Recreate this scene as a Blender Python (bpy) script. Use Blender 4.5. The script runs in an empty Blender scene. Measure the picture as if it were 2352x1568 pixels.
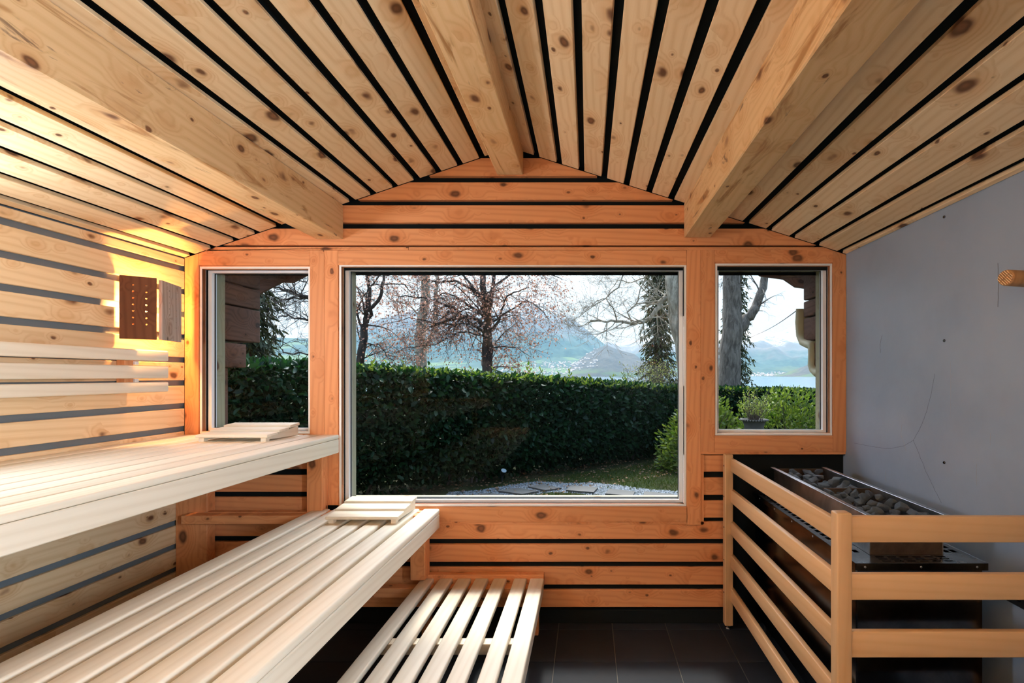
import bpy, bmesh, math, random
import numpy as np
from mathutils import Vector, Matrix, noise
random.seed(7); rs = np.random.RandomState(7)
SC = bpy.context.scene
COL = SC.collection
PI = math.pi

# ------------------------------------------------------------------ camera, world, sun, exposure
cam_d = bpy.data.cameras.new('camera'); cam = bpy.data.objects.new('camera', cam_d); COL.objects.link(cam)
cam.location = (0, 0, 1.40); cam.rotation_euler = (PI/2, 0, 0)
cam_d.sensor_width = 36; cam_d.lens = 1110*36/2352
cam_d.shift_x = (1176-1350)/2352; cam_d.shift_y = (862-784)/2352
cam_d.clip_start = 0.02; cam_d.clip_end = 30000
SC.camera = cam
vs = SC.view_settings
vs.view_transform = 'Standard'; vs.look = 'None'; vs.gamma = 1; vs.use_curve_mapping = False
vs.exposure = 0.0
SC.cycles.use_denoising = True; SC.cycles.use_adaptive_sampling = True; SC.cycles.adaptive_threshold = .05
SC.cycles.max_bounces = 9; SC.cycles.diffuse_bounces = 6; SC.cycles.glossy_bounces = 4
SC.cycles.transmission_bounces = 4; SC.cycles.transparent_max_bounces = 10; SC.cycles.volume_bounces = 0
SC.cycles.sample_clamp_indirect = 6
SC.cycles.caustics_reflective = False; SC.cycles.caustics_refractive = False

SUN_AZ = math.radians(-10)      # measured from +Y (the view) towards +X: a veiled sun high in front, to the left
SUN_EL = math.radians(56)
SKY_LOW, SKY_HIGH = (.78, .94, 1.06), (.50, .85, 1.45)
GLOW, GLOW_DEG, SUN_W = 17., 26., 4.
W = bpy.data.worlds.new('world'); SC.world = W; W.use_nodes = True
nt = W.node_tree; nt.nodes.clear()
def WN(ty, **k):
    x = nt.nodes.new('ShaderNode'+ty)
    for q, v in k.items(): setattr(x, q, v)
    return x
def wm(op, *v):
    x = WN('Math', operation=op)
    for i, q in enumerate(v):
        if isinstance(q, (int, float)): x.inputs[i].default_value = q
        else: nt.links.new(q, x.inputs[i])
    return x.outputs[0]
sdir = Vector((math.sin(SUN_AZ)*math.cos(SUN_EL), math.cos(SUN_AZ)*math.cos(SUN_EL), math.sin(SUN_EL)))
tcw = WN('TexCoord'); nv = WN('VectorMath', operation='NORMALIZE'); nt.links.new(tcw.outputs['Generated'], nv.inputs[0])
sz = WN('SeparateXYZ'); nt.links.new(nv.outputs[0], sz.inputs[0])
el = WN('MapRange', interpolation_type='SMOOTHSTEP'); nt.links.new(sz.outputs[2], el.inputs[0]); el.inputs[1].default_value = -.05; el.inputs[2].default_value = .9
gm = WN('Mix', data_type='RGBA'); nt.links.new(el.outputs[0], gm.inputs[0]); gm.inputs[6].default_value = (*SKY_LOW, 1); gm.inputs[7].default_value = (*SKY_HIGH, 1)
dt = WN('VectorMath', operation='DOT_PRODUCT'); nt.links.new(nv.outputs[0], dt.inputs[0]); dt.inputs[1].default_value = sdir
ang = wm('ARCCOSINE', wm('MINIMUM', wm('MAXIMUM', dt.outputs['Value'], -1.), 1.))
glow = wm('MULTIPLY', wm('EXPONENT', wm('MULTIPLY', wm('POWER', wm('DIVIDE', ang, math.radians(GLOW_DEG)), 2.), -1.)), GLOW)
gc = WN('Mix', data_type='RGBA', blend_type='ADD'); gc.inputs[0].default_value = 1
gl_ = WN('VectorMath', operation='SCALE'); gl_.inputs[0].default_value = (.90, 1., 1.12); nt.links.new(glow, gl_.inputs['Scale'])
nt.links.new(gm.outputs[2], gc.inputs[6]); nt.links.new(gl_.outputs[0], gc.inputs[7])
bg = WN('Background'); nt.links.new(gc.outputs[2], bg.inputs[0]); bg.inputs[1].default_value = 1.0
wo = WN('OutputWorld'); nt.links.new(bg.outputs[0], wo.inputs[0])
sd = bpy.data.lights.new('sun', 'SUN'); sd.energy = SUN_W; sd.angle = math.radians(6); sd.color = (1, .95, .86)
sun = bpy.data.objects.new('sun', sd); COL.objects.link(sun)
sun.rotation_euler = sdir.to_track_quat('Z', 'Y').to_euler()
LAMP_W = 115.0
REAR_W = 190.0
REAR_C = (1, .62, .34)
SIDE_W = 128.0
LEFT_W = 17.0
SIDE_C = (.86, 1., 1.16)

# ------------------------------------------------------------------ measuring helpers
CX, CY, F, H = 1350., 862., 1110., 1.40
WY = 2.727
def at(px, py, Y): return Vector(((px-CX)/F*Y, Y, H-(py-CY)/F*Y))
def wx(px, Y=WY): return (px-CX)/F*Y
def wz(py, Y=WY): return H-(py-CY)/F*Y
XL, XR = wx(424), wx(1944)
YR = -1.35                       # rear wall

# ------------------------------------------------------------------ object helpers
ORG = {}
def link(name, me, mat=None, parent=None, M=None, kind=None):
    o = bpy.data.objects.new(name, me); COL.objects.link(o)
    if mat is not None and me is not None:
        if len(me.materials) == 0: me.materials.append(mat)
    M = M if M is not None else Matrix.Identity(4)
    if parent is not None:
        o.parent = parent; o.matrix_local = ORG[parent.name].inverted() @ M
    else: o.matrix_local = M
    ORG[o.name] = M.copy()
    if kind: o['kind'] = kind
    return o
def empty(name, loc, label=None, cat=None, group=None, kind=None, parent=None):
    o = link(name, None, None, parent, Matrix.Translation(loc))
    o.empty_display_size = .05
    if label: tag(o, label, cat, group, kind)
    return o
def tag(o, label, cat, group=None, kind=None):
    o['label'] = label; o['category'] = cat
    if group: o['group'] = group
    if kind: o['kind'] = kind
    return o
def mesh(name, V, Fc):
    me = bpy.data.meshes.new(name); me.from_pydata([tuple(v) for v in V], [], [tuple(f) for f in Fc]); me.update(); return me
def fast(name, V, Fc):
    """numpy verts (N,3), faces (M,k)"""
    me = bpy.data.meshes.new(name); V = np.asarray(V, np.float32); Fc = np.asarray(Fc, np.int32); k = Fc.shape[1]
    me.vertices.add(len(V)); me.vertices.foreach_set('co', V.ravel())
    me.loops.add(Fc.size); me.loops.foreach_set('vertex_index', Fc.ravel())
    me.polygons.add(len(Fc)); me.polygons.foreach_set('loop_start', np.arange(0, Fc.size, k, dtype=np.int32))
    try: me.polygons.foreach_set('loop_total', np.full(len(Fc), k, np.int32))
    except Exception: pass
    me.update(calc_edges=True); me.validate(); return me
def smooth(me):
    me.polygons.foreach_set('use_smooth', [True]*len(me.polygons)); return me
_bc = {}
def boxmesh(l, w, t, b, segs=1):
    k = (round(l, 4), round(w, 4), round(t, 4), round(b, 4), segs)
    if k in _bc: return _bc[k]
    bm = bmesh.new(); bmesh.ops.create_cube(bm, size=1)
    for v in bm.verts: v.co = (v.co.x*l, v.co.y*w, v.co.z*t)
    if b > 0: bmesh.ops.bevel(bm, geom=bm.edges[:], offset=b, segments=segs, affect='EDGES', profile=.5)
    me = bpy.data.meshes.new('board'); bm.to_mesh(me); bm.free()
    if segs > 1: smooth(me)
    _bc[k] = me; return me
AX = {'x': Matrix(((1, 0, 0), (0, 1, 0), (0, 0, 1))),
      'y': Matrix(((0, -1, 0), (1, 0, 0), (0, 0, 1))),
      'z': Matrix(((0, 0, -1), (0, 1, 0), (1, 0, 0)))}
def bar(name, B, axis, mat, parent=None, b=.002, segs=1, rot=None, kind=None):
    """box by world bounds (x0,x1,y0,y1,z0,z1), grain along axis; rot = extra world rotation about its centre"""
    c = Vector(((B[0]+B[1])/2, (B[2]+B[3])/2, (B[4]+B[5])/2)); d = (abs(B[1]-B[0]), abs(B[3]-B[2]), abs(B[5]-B[4]))
    R = AX[axis]; L = R.transposed() @ Vector(d); L = [abs(x) for x in L]
    me = boxmesh(L[0], L[1], L[2], min(b, min(L)*.45), segs)
    key = (me.name, mat.name)
    if key in _bc: me = _bc[key]
    else:
        me = me.copy(); me.materials.clear(); me.materials.append(mat); _bc[key] = me
    M = Matrix.Translation(c) @ ((rot.to_4x4() if rot is not None else Matrix.Identity(4)) @ R.to_4x4())
    return link(name, me, None, parent, M, kind)
def prism(name, poly, y0, y1, axis, mat, parent=None, kind=None, plane='xz'):
    """extruded polygon; plane xz extruded along y, plane yz extruded along x, plane xy extruded along z"""
    n = len(poly)
    f = {'xz': lambda p, q: (p[0], q, p[1]), 'yz': lambda p, q: (q, p[0], p[1]), 'xy': lambda p, q: (p[0], p[1], q)}[plane]
    V = [Vector(f(p, y0)) for p in poly] + [Vector(f(p, y1)) for p in poly]
    c = sum(V, Vector())/len(V); R = AX[axis]
    V = [R.transposed() @ (v-c) for v in V]
    Fc = [list(range(n)), list(range(2*n-1, n-1, -1))] + [[i, i+n, (i+1) % n+n, (i+1) % n] for i in range(n)]
    bm = bmesh.new(); bv = [bm.verts.new(v) for v in V]
    for q in Fc: bm.faces.new([bv[i] for i in q])
    bmesh.ops.recalc_face_normals(bm, faces=bm.faces)
    me = bpy.data.meshes.new(name); bm.to_mesh(me); bm.free()
    return link(name, me, mat, parent, Matrix.Translation(c) @ R.to_4x4(), kind)
def copyobj(o, parent, M, name=None):
    c = o.copy(); COL.objects.link(c); c.parent = parent
    if name: c.name = name
    if parent is not None: c.matrix_parent_inverse = Matrix.Identity(4); c.matrix_local = ORG[parent.name].inverted() @ M
    else: c.matrix_local = M
    ORG[c.name] = M.copy(); return c

# ------------------------------------------------------------------ materials
class N:
    def __init__(s, name, rough=.5, spec=.5, metal=0):
        s.m = bpy.data.materials.new(name); s.m.use_nodes = True; s.t = s.m.node_tree
        s.b = s.t.nodes['Principled BSDF']; s.b.inputs['Roughness'].default_value = rough
        s.b.inputs['Specular IOR Level'].default_value = spec; s.b.inputs['Metallic'].default_value = metal
    def n(s, ty, **k):
        x = s.t.nodes.new('ShaderNode'+ty)
        for a, v in k.items(): setattr(x, a, v)
        return x
    def l(s, a, b): s.t.links.new(a, b)
    def math(s, op, a, b=None, c=None, clamp=False):
        x = s.n('Math', operation=op, use_clamp=clamp)
        for i, v in enumerate((a, b, c)):
            if v is None: continue
            if isinstance(v, (int, float)): x.inputs[i].default_value = v
            else: s.l(v, x.inputs[i])
        return x.outputs[0]
    def mix(s, f, a, b, mode='MIX'):
        x = s.n('Mix', data_type='RGBA', blend_type=mode)
        for i, v in ((0, f), (6, a), (7, b)):
            if isinstance(v, (int, float)): x.inputs[i].default_value = v
            elif isinstance(v, tuple): x.inputs[i].default_value = (*v, 1)
            else: s.l(v, x.inputs[i])
        return x.outputs[2]
    def smooth(s, v, a, b, lo=0., hi=1.):
        x = s.n('MapRange', interpolation_type='SMOOTHSTEP')
        s.l(v, x.inputs[0])
        for i, q in zip((1, 2, 3, 4), (a, b, lo, hi)): x.inputs[i].default_value = q
        return x.outputs[0]
    def noise(s, vec, sc, det=3., rough=.5, dist=0.):
        x = s.n('TexNoise'); s.l(vec, x.inputs['Vector']); x.inputs['Scale'].default_value = sc
        x.inputs['Detail'].default_value = det; x.inputs['Roughness'].default_value = rough; x.inputs['Distortion'].default_value = dist
        return x.outputs['Fac']
    def vmul(s, v, k):
        x = s.n('VectorMath', operation='MULTIPLY'); s.l(v, x.inputs[0]); x.inputs[1].default_value = k; return x.outputs[0]
    def vadd(s, v, w):
        x = s.n('VectorMath', operation='ADD'); s.l(v, x.inputs[0])
        if isinstance(w, tuple): x.inputs[1].default_value = w
        else: s.l(w, x.inputs[1])
        return x.outputs[0]
    def bump(s, h, st=.2, d=.002):
        x = s.n('Bump'); x.inputs['Strength'].default_value = st; x.inputs['Distance'].default_value = d
        s.l(h, x.inputs['Height']); s.l(x.outputs[0], s.b.inputs['Normal'])
    def col(s, c):
        if isinstance(c, tuple): s.b.inputs['Base Color'].default_value = (*c, 1)
        else: s.l(c, s.b.inputs['Base Color'])

def flat(name, c, rough=.6, spec=.5, metal=0):
    k = N(name, rough, spec, metal); k.col(c); return k.m

def wood(name, light, dark, knot=(.085, .032, .014), knots=1., rough=.55, grain=1., halo=(.74, .52, .33), spec=.3, resin=0.):
    k = N(name, rough, spec)
    tc = k.n('TexCoord'); oi = k.n('ObjectInfo')
    off = k.n('CombineXYZ')
    k.l(k.math('MULTIPLY', oi.outputs['Random'], 91.7), off.inputs[0])
    k.l(k.math('MULTIPLY', oi.outputs['Random'], 37.3), off.inputs[1])
    k.l(k.math('MULTIPLY', oi.outputs['Random'], 53.9), off.inputs[2])
    P = k.vadd(tc.outputs['Object'], off.outputs[0])
    base = None
    if knots > 0:
        def layer(sx, sy, r0, r1, bias):
            v = k.n('TexVoronoi', feature='F1'); v.inputs['Scale'].default_value = 1; v.inputs['Randomness'].default_value = 1
            wob = k.n('TexNoise'); k.l(P, wob.inputs['Vector']); wob.inputs['Scale'].default_value = 22; wob.inputs['Detail'].default_value = 1
            w2 = k.vmul(wob.outputs['Color'], (.10, .14, .14))
            k.l(k.vadd(k.vmul(P, (sx, sy, sy)), w2), v.inputs['Vector'])
            sep = k.n('SeparateColor'); k.l(v.outputs['Color'], sep.inputs[0])
            r = k.math('MULTIPLY_ADD', k.math('MAXIMUM', k.math('SUBTRACT', sep.outputs[0], bias), 0.), r1, r0)
            on = k.smooth(sep.outputs[0], bias, bias+.02)
            q = k.math('DIVIDE', v.outputs['Distance'], r)
            core = k.math('MULTIPLY', k.smooth(q, .55, 1.15, 1., 0.), on)
            hal = k.math('MULTIPLY', k.smooth(q, .8, 3.2, 1., 0.), on)
            return core, hal, q
        c1, h1, q1 = layer(5.6, 8.5, .08, .17, .10)
        c2, h2, q2 = layer(9.5, 14., .07, .12, .40)
        core = k.math('MAXIMUM', c1, c2); hal = k.math('MAXIMUM', h1, k.math('MULTIPLY', h2, .7))
    else:
        hal = None
    # grain
    g = k.vmul(P, (.85, 17., 17.))
    if hal is not None:
        comb = k.n('CombineXYZ'); k.l(k.math('MULTIPLY', hal, .9), comb.inputs[1]); k.l(k.math('MULTIPLY', hal, .5), comb.inputs[2])
        g = k.vadd(g, comb.outputs[0])
    wv = k.n('TexWave', wave_type='BANDS', bands_direction='DIAGONAL', wave_profile='SIN'); k.l(g, wv.inputs['Vector'])
    wv.inputs['Scale'].default_value = 1.15; wv.inputs['Distortion'].default_value = 4.2; wv.inputs['Detail'].default_value = 2.5
    wv.inputs['Detail Scale'].default_value = .55; wv.inputs['Detail Roughness'].default_value = .5
    gr = k.math('POWER', wv.outputs['Fac'], 2.2)
    fine = k.noise(k.vmul(P, (3.5, 220., 220.)), 1., 3., .6)
    broad = k.noise(k.vmul(P, (1.1, 9., 9.)), 1., 2.)
    f = k.math('MULTIPLY_ADD', gr, .42*grain, k.math('MULTIPLY_ADD', fine, .5*grain, -.25*grain))
    f = k.math('ADD', f, k.math('MULTIPLY_ADD', broad, .7, -.3), None, True)
    c = k.mix(f, light, dark)
    # each board its own tone
    tone = k.math('MULTIPLY_ADD', oi.outputs['Random'], .16, .92)
    tcmb = k.n('CombineColor'); [k.l(tone, tcmb.inputs[i]) for i in range(3)]
    c = k.mix(1., c, tcmb.outputs[0], 'MULTIPLY')
    if resin > 0:
        rn = k.noise(k.vmul(P, (1.6, 9., 9.)), 1.3, 4., .6, 1.2)
        c = k.mix(k.smooth(rn, .56, .70, 0., resin), c, (.33, .14, .035))
        rn2 = k.noise(k.vadd(k.vmul(P, (2.5, 8., 8.)), (5., 2., 9.)), 1.6, 5., .65, .8)
        c = k.mix(k.smooth(rn2, .64, .70, 0., resin*.9), c, (.12, .07, .05))
    if hal is not None:
        c = k.mix(k.math('MULTIPLY', hal, .42*knots), c, k.mix(1., c, halo, 'MULTIPLY'))
        rings = k.math('SINE', k.math('MULTIPLY', q1, 9.))
        kc = k.mix(k.math('MULTIPLY_ADD', rings, .3, .4), knot, tuple(x*2.6 for x in knot))
        c = k.mix(k.math('MULTIPLY', core, .92), c, kc)
    k.col(c)
    k.bump(k.math('MULTIPLY_ADD', fine, .6, k.math('MULTIPLY', gr, .4)), .18, .0008)
    return k.m

PINE   = wood('knotty_pine', (.82, .61, .37), (.66, .42, .20), resin=0.)
PINE_R = wood('resinous_pine_beam', (.74, .50, .26), (.60, .36, .15), resin=.8)
PINE_WARM = wood('warm_lit_pine_trim', (.78, .345, .145), (.60, .22, .08))  # same pine, reddened so warm room light is painted into its colour
PALE   = wood('pale_bench_wood', (.80, .73, .60), (.66, .57, .43), knots=0, grain=.8, rough=.5)
RAILW  = wood('alder_rail', (.70, .43, .215), (.58, .31, .125), knots=0, grain=.6, rough=.42, spec=.45)
REVEAL = wood('white_reveal_board', (.93, .92, .89), (.84, .80, .73), knots=0, rough=.5)
WEATH  = wood('weathered_jamb', (.42, .39, .27), (.32, .29, .19), knots=.5, rough=.8)
LAMPW1 = wood('dark_reclaimed_board', (.17, .062, .026), (.09, .03, .012), knot=(.04, .015, .008), rough=.8)
LAMPW2 = wood('grey_reclaimed_board', (.50, .43, .37), (.32, .25, .20), knot=(.10, .07, .05), rough=.85, grain=1.4)
LOG    = wood('brown_weathered_log', (.17, .085, .06), (.075, .035, .026), knot=(.03, .015, .01), rough=.8)
CREAM  = flat('cream_paint', (.55, .52, .36), .6)
BLACK  = flat('black_felt', (.008, .011, .012), .9, .1)
STEEL  = None

def slate_mat(name, c1, c2, rough=.42, spec=.5):
    k = N(name, rough, spec); tc = k.n('TexCoord'); P = tc.outputs['Object']
    a = k.noise(P, 1.6, 5., .6); b = k.noise(P, 40., 3., .6)
    c = k.mix(k.smooth(a, .3, .7), c1, c2)
    sp = k.n('TexVoronoi'); k.l(k.vmul(P, (1, 1, .8)), sp.inputs['Vector']); sp.inputs['Scale'].default_value = 16
    s2 = k.n('SeparateColor'); k.l(sp.outputs['Color'], s2.inputs[0])
    rr = k.math('MULTIPLY', k.smooth(s2.outputs[0], .72, 1.), .085)
    dot = k.math('LESS_THAN', sp.outputs['Distance'], rr)
    hi = k.math('GREATER_THAN', s2.outputs[1], .5)
    c = k.mix(k.math('MULTIPLY', dot, .75), c, k.mix(hi, tuple(x*.45 for x in c1), tuple(min(1, x*1.9) for x in c2)))
    k.col(c); k.bump(k.math('ADD', b, k.math('MULTIPLY', k.noise(P, 9., 3.), 2.)), .25, .0015)
    k.l(k.math('MULTIPLY_ADD', a, .25, rough-.12), k.b.inputs['Roughness'])
    return k.m
SLATE = slate_mat('slate_plaster', (.24, .315, .42), (.30, .38, .49))
SLATE_B = slate_mat('slate_backing', (.12, .15, .17), (.16, .19, .21), .5)
TILE = slate_mat('anthracite_tile', (.014, .018, .024), (.026, .032, .042), .6, .12)
GROUT = flat('grey_grout', (.10, .095, .085), .8)

def steel(name, c, rough, amp=.12):
    k = N(name, rough, .5, 1.); tc = k.n('TexCoord'); P = tc.outputs['Object']
    a = k.noise(P, 7., 5., .65, .5)
    k.col(k.mix(k.smooth(a, .35, .7), c, tuple(x*.55 for x in c)))
    k.l(k.math('MULTIPLY_ADD', a, amp*2, rough-amp), k.b.inputs['Roughness']); return k.m
STEEL = steel('brushed_steel', (.46, .48, .50), .34)
STEEL_D = steel('dark_glossy_steel', (.10, .11, .125), .16, .05)
STEEL_M = steel('mid_steel_plate', (.26, .28, .30), .28)
RUSTY = steel('heat_browned_steel', (.30, .20, .13), .4)
ALU = flat('white_window_profile', (.86, .88, .90), .25, .6)
SEAL = flat('black_gasket', (.012, .012, .012), .5)

def glass_mat():
    m = bpy.data.materials.new('window_glass'); m.use_nodes = True; t = m.node_tree; t.nodes.clear()
    o = t.nodes.new('ShaderNodeOutputMaterial'); mx = t.nodes.new('ShaderNodeMixShader')
    tr = t.nodes.new('ShaderNodeBsdfTransparent'); gl = t.nodes.new('ShaderNodeBsdfGlossy'); fr = t.nodes.new('ShaderNodeFresnel')
    fr.inputs[0].default_value = 1.22; gl.inputs['Roughness'].default_value = 0.0
    tr.inputs[0].default_value = (.95, .97, .96, 1)
    t.links.new(fr.outputs[0], mx.inputs[0]); t.links.new(tr.outputs[0], mx.inputs[1]); t.links.new(gl.outputs[0], mx.inputs[2])
    t.links.new(mx.outputs[0], o.inputs[0]); return m
GLASS = glass_mat()

def rock_mat():
    k = N('sauna_rock', .75, .35); tc = k.n('TexCoord'); oi = k.n('ObjectInfo')
    off = k.n('CombineXYZ'); k.l(k.math('MULTIPLY', oi.outputs['Random'], 40.), off.inputs[0])
    P = k.vadd(tc.outputs['Object'], off.outputs[0])
    a = k.noise(P, 45., 6., .7); b = k.noise(P, 220., 3., .7)
    k.col(k.mix(k.smooth(a, .35, .7), (.035, .050, .068), (.21, .27, .34)))
    k.bump(k.math('ADD', a, k.math('MULTIPLY', b, .5)), .8, .006); return k.m
ROCK = rock_mat()

def leaf_mat(name, c1, c2, rough=.3, spec=.5, trans=.25, tint=(1.5, 1.6, .7)):
    k = N(name, rough, spec); tc = k.n('TexCoord'); geo = k.n('NewGeometry')
    a = geo.outputs['Random Per Island']
    c = k.mix(a, c1, c2); k.col(c)
    tl = k.n('BsdfTranslucent'); k.l(k.mix(1., c, tint, 'MULTIPLY'), tl.inputs[0])
    mx = k.n('MixShader'); mx.inputs[0].default_value = trans
    out = k.t.nodes['Material Output']
    k.l(k.b.outputs[0], mx.inputs[1]); k.l(tl.outputs[0], mx.inputs[2]); k.l(mx.outputs[0], out.inputs[0])
    return k.m
LAUREL = leaf_mat('laurel_leaf', (.004, .022, .011), (.014, .055, .018), .42, .25)
LAUREL_Y = leaf_mat('sunlit_young_laurel_leaf', (.05, .10, .015), (.17, .21, .045), .45, .25, .35)  # yellow-green laurel copy: sunlight put into the colour, also for young shoots
BLOSSOM = leaf_mat('reddish_spring_leaf', (.22, .085, .045), (.74, .48, .40), .5, trans=.4, tint=(1.15, .98, .82))
SPRUCE = leaf_mat('spruce_needles', (.020, .038, .016), (.075, .085, .024), .6, trans=.1)
SHRUBL = leaf_mat('light_shrub_leaf', (.16, .22, .05), (.33, .34, .10), .5)
GRASSM = leaf_mat('lawn_blade', (.022, .045, .008), (.075, .09, .016), .6, .2)
LITTER = leaf_mat('dry_leaf_litter', (.10, .05, .025), (.28, .15, .08), .7)

def bark(name, c1, c2, sc=9.):
    k = N(name, .85, .2); tc = k.n('TexCoord'); P = tc.outputs['Object']
    a = k.noise(k.vmul(P, (sc, sc, sc*.28)), 1.2, 6., .7, .6)
    k.col(k.mix(k.smooth(a, .3, .7), c1, c2)); k.bump(a, .9, .03); return k.m
BARK_D = bark('dark_bark', (.030, .026, .024), (.10, .085, .075))
BARK_P = bark('pale_bark', (.20, .165, .12), (.62, .55, .44))
BARK_G = bark('grey_furrowed_bark', (.085, .072, .06), (.27, .235, .20), 12.)
TWIG = flat('twig_bark', (.09, .065, .05), .8)

# ------------------------------------------------------------------ floor
floor = link('floor', boxmesh(XR-XL+.4, 2.9+1.6, .06, 0).copy(), GROUT, None, Matrix.Translation(((XL+XR)/2, (2.9-1.6)/2, -.033)), 'structure')
tag(floor, 'dark anthracite tiled floor with thin grout joints', 'floor', kind='structure')
xs0 = .137; ys0 = 2.663
i = -9
while xs0+.3*i < XR:
    a = max(xs0+.3*i, XL); b_ = min(xs0+.3*(i+1), XR)
    for j in range(-14, 1):
        c0 = ys0+.3*j; c1 = min(c0+.3, WY+.03)
        if b_-a > .03: bar('tile', (a+.002, b_-.002, c0+.002, c1-.002, -.012, 0), 'x', TILE, floor, .001)
    i += 1

# ------------------------------------------------------------------ side walls
GRID = [611+52.4*k for k in range(-1, 17)]     # top edge of every gap, px on the far wall
GH = 12.3
def slab(name, B, mat, label, cat='wall'):
    o = link(name, boxmesh(B[1]-B[0], B[3]-B[2], B[5]-B[4], 0).copy(), mat, None,
             Matrix.Translation(((B[0]+B[1])/2, (B[2]+B[3])/2, (B[4]+B[5])/2)), 'structure')
    return tag(o, label, cat, kind='structure')
wall_left = slab('wall_left', (XL-.16, XL-.020, YR-.1, 2.90, -.06, 2.2), SLATE_B, 'left wall clad in horizontal knotty pine planks over slate backing')
for k in range(len(GRID)-1):
    z1 = wz(GRID[k]+GH); z0 = wz(GRID[k+1])
    if k == 0: z1 = wz(594)
    if z0 < .06: break
    L = 2.25 if k % 2 else 2.55
    bar('plank', (XL-.020, XL, YR, WY, z0, z1), 'y', PINE, wall_left, .0025)
wall_right = slab('wall_right', (XR, XR+.16, YR-.1, 2.90, -.06, 2.2), SLATE, 'right wall of smooth slate grey plaster with specks and fine cracks')

# ------------------------------------------------------------------ roof profile and ceiling
Ex, Ez = XL, wz(592); Rx, Rz = wx(1172), wz(340); Qx, Qz = XR, wz(584)
def roof_z(x):
    return Ez+(Rz-Ez)*(x-Ex)/(Rx-Ex) if x <= Rx else Qz+(Rz-Qz)*(Qx-x)/(Qx-Rx)
th = .05
OUTY = 3.60                    # the roof runs on outside as an overhang
def roofprism(name, lo, hi, y0, y1, mat, x0=XL-.17, x1=XR+.17):
    return prism(name, [(x0, roof_z(x0)+lo), (Rx, Rz+lo), (x1, roof_z(x1)+lo), (x1, roof_z(x1)+hi), (Rx, Rz+hi), (x0, roof_z(x0)+hi)],
                 y0, y1, 'y', mat, None, 'structure')
ceiling = roofprism('ceiling', .035, .12, YR-.1, 2.90, BLACK)
tag(ceiling, 'pitched ceiling of knotty pine boards with black gaps between them', 'ceiling', kind='structure')
def ceil_boards(ints, side):
    ang = math.atan2(Rz-Ez, Rx-Ex) if side < 0 else -math.atan2(Rz-Qz, Qx-Rx)
    for a, b_ in ints:
        x0, x1 = wx(a), wx(b_); xm = (x0+x1)/2; w = (x1-x0)/math.cos(ang)
        zc = (roof_z(x0)+roof_z(x1))/2
        nrm = Vector((-math.sin(ang), 0, math.cos(ang)))
        c = Vector((xm, (YR+WY-.004)/2, zc)) + nrm*.010
        Ry = Matrix.Rotation(-ang, 4, 'Y')
        me0 = boxmesh(WY-.004-YR, w, .020, .002); key = (me0.name, PINE.name)
        if key not in _bc:
            m2 = me0.copy(); m2.materials.clear(); m2.materials.append(PINE); _bc[key] = m2
        link('plank', _bc[key], None, ceiling, Matrix.Translation(c) @ Ry @ AX['y'].to_4x4())
ceil_boards([(425, 438), (449, 486), (498, 538), (550, 587), (598, 636.5), (648, 733), (785, 804), (817, 852), (865, 903), (915, 951.5),
             (965.5, 1002), (1014.5, 1051.5), (1064, 1101.5), (1114, 1150)], -1)
ceil_boards([(1194, 1226), (1239, 1278), (1291, 1329), (1342, 1381), (1394, 1432), (1445, 1484), (1497, 1534), (1548, 1576),
             (1628, 1705), (1719, 1759), (1771, 1812), (1824, 1867), (1880, 1922), (1934, 1943)], 1)
bar('beam', (wx(728), wx(789), YR, WY-.002, wz(550), roof_z(wx(760))+.02), 'y', PINE_R, ceiling, .004)
bar('beam', (wx(1571), wx(1632), YR, WY-.002, wz(545.5), roof_z(wx(1600))+.02), 'y', PINE_R, ceiling, .004)
bar('beam', (wx(1142), wx(1202), YR, WY-.002, wz(402), Rz+.0), 'y', PINE_R, ceiling, .004)

# ------------------------------------------------------------------ far wall (around three openings)
OP = [(wx(462.5), wx(707), wz(991), wz(616.5)), (wx(783), wx(1572), wz(1158), wz(611.5)), (wx(1648), wx(1907.5), wz(995), wz(609.5))]
def wall_grid(y0, y1, ztop):
    xs = sorted({XL-.02, XR+.02, *[o[0] for o in OP], *[o[1] for o in OP]}); zs = sorted({-.06, ztop, *[o[2] for o in OP], *[o[3] for o in OP]})
    bm = bmesh.new()
    for i in range(len(xs)-1):
        for j in range(len(zs)-1):
            mx, mz = (xs[i]+xs[i+1])/2, (zs[j]+zs[j+1])/2
            if any(o[0] < mx < o[1] and o[2] < mz < o[3] for o in OP): continue
            r = bmesh.ops.create_cube(bm, size=1)['verts']
            for v in r:
                v.co = (xs[i] if v.co.x < 0 else xs[i+1], y0 if v.co.y < 0 else y1, zs[j] if v.co.z < 0 else zs[j+1])
    bmesh.ops.remove_doubles(bm, verts=bm.verts, dist=1e-5)
    seen = {}
    for f in bm.faces:
        c = f.calc_center_median(); k2 = (round(c.x, 4), round(c.y, 4), round(c.z, 4)); seen.setdefault(k2, []).append(f)
    bmesh.ops.delete(bm, geom=[f for v in seen.values() if len(v) > 1 for f in v], context='FACES')
    # gable
    pts = [(XL-.02, ztop), (XR+.02, ztop), (XR+.02, roof_z(XR)+.03), (Rx, Rz+.03), (XL-.02, roof_z(XL)+.03)]
    a = [bm.verts.new((p[0], y0, p[1])) for p in pts]; c = [bm.verts.new((p[0], y1, p[1])) for p in pts]
    bm.faces.new(a); bm.faces.new(c[::-1])
    for i in range(1, 5): bm.faces.new((a[i], a[(i+1) % 5], c[(i+1) % 5], c[i]))
    bmesh.ops.recalc_face_normals(bm, faces=bm.faces)
    me = bpy.data.meshes.new('wall_back'); bm.to_mesh(me); bm.free(); return me
wall_back = link('wall_back', wall_grid(WY+.034, 2.90, 2.0), BLACK, None, None, 'structure')
tag(wall_back, 'window wall of horizontal warm lit pine planks with black joints', 'wall', kind='structure')
PF = WY+.012   # plank face
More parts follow.
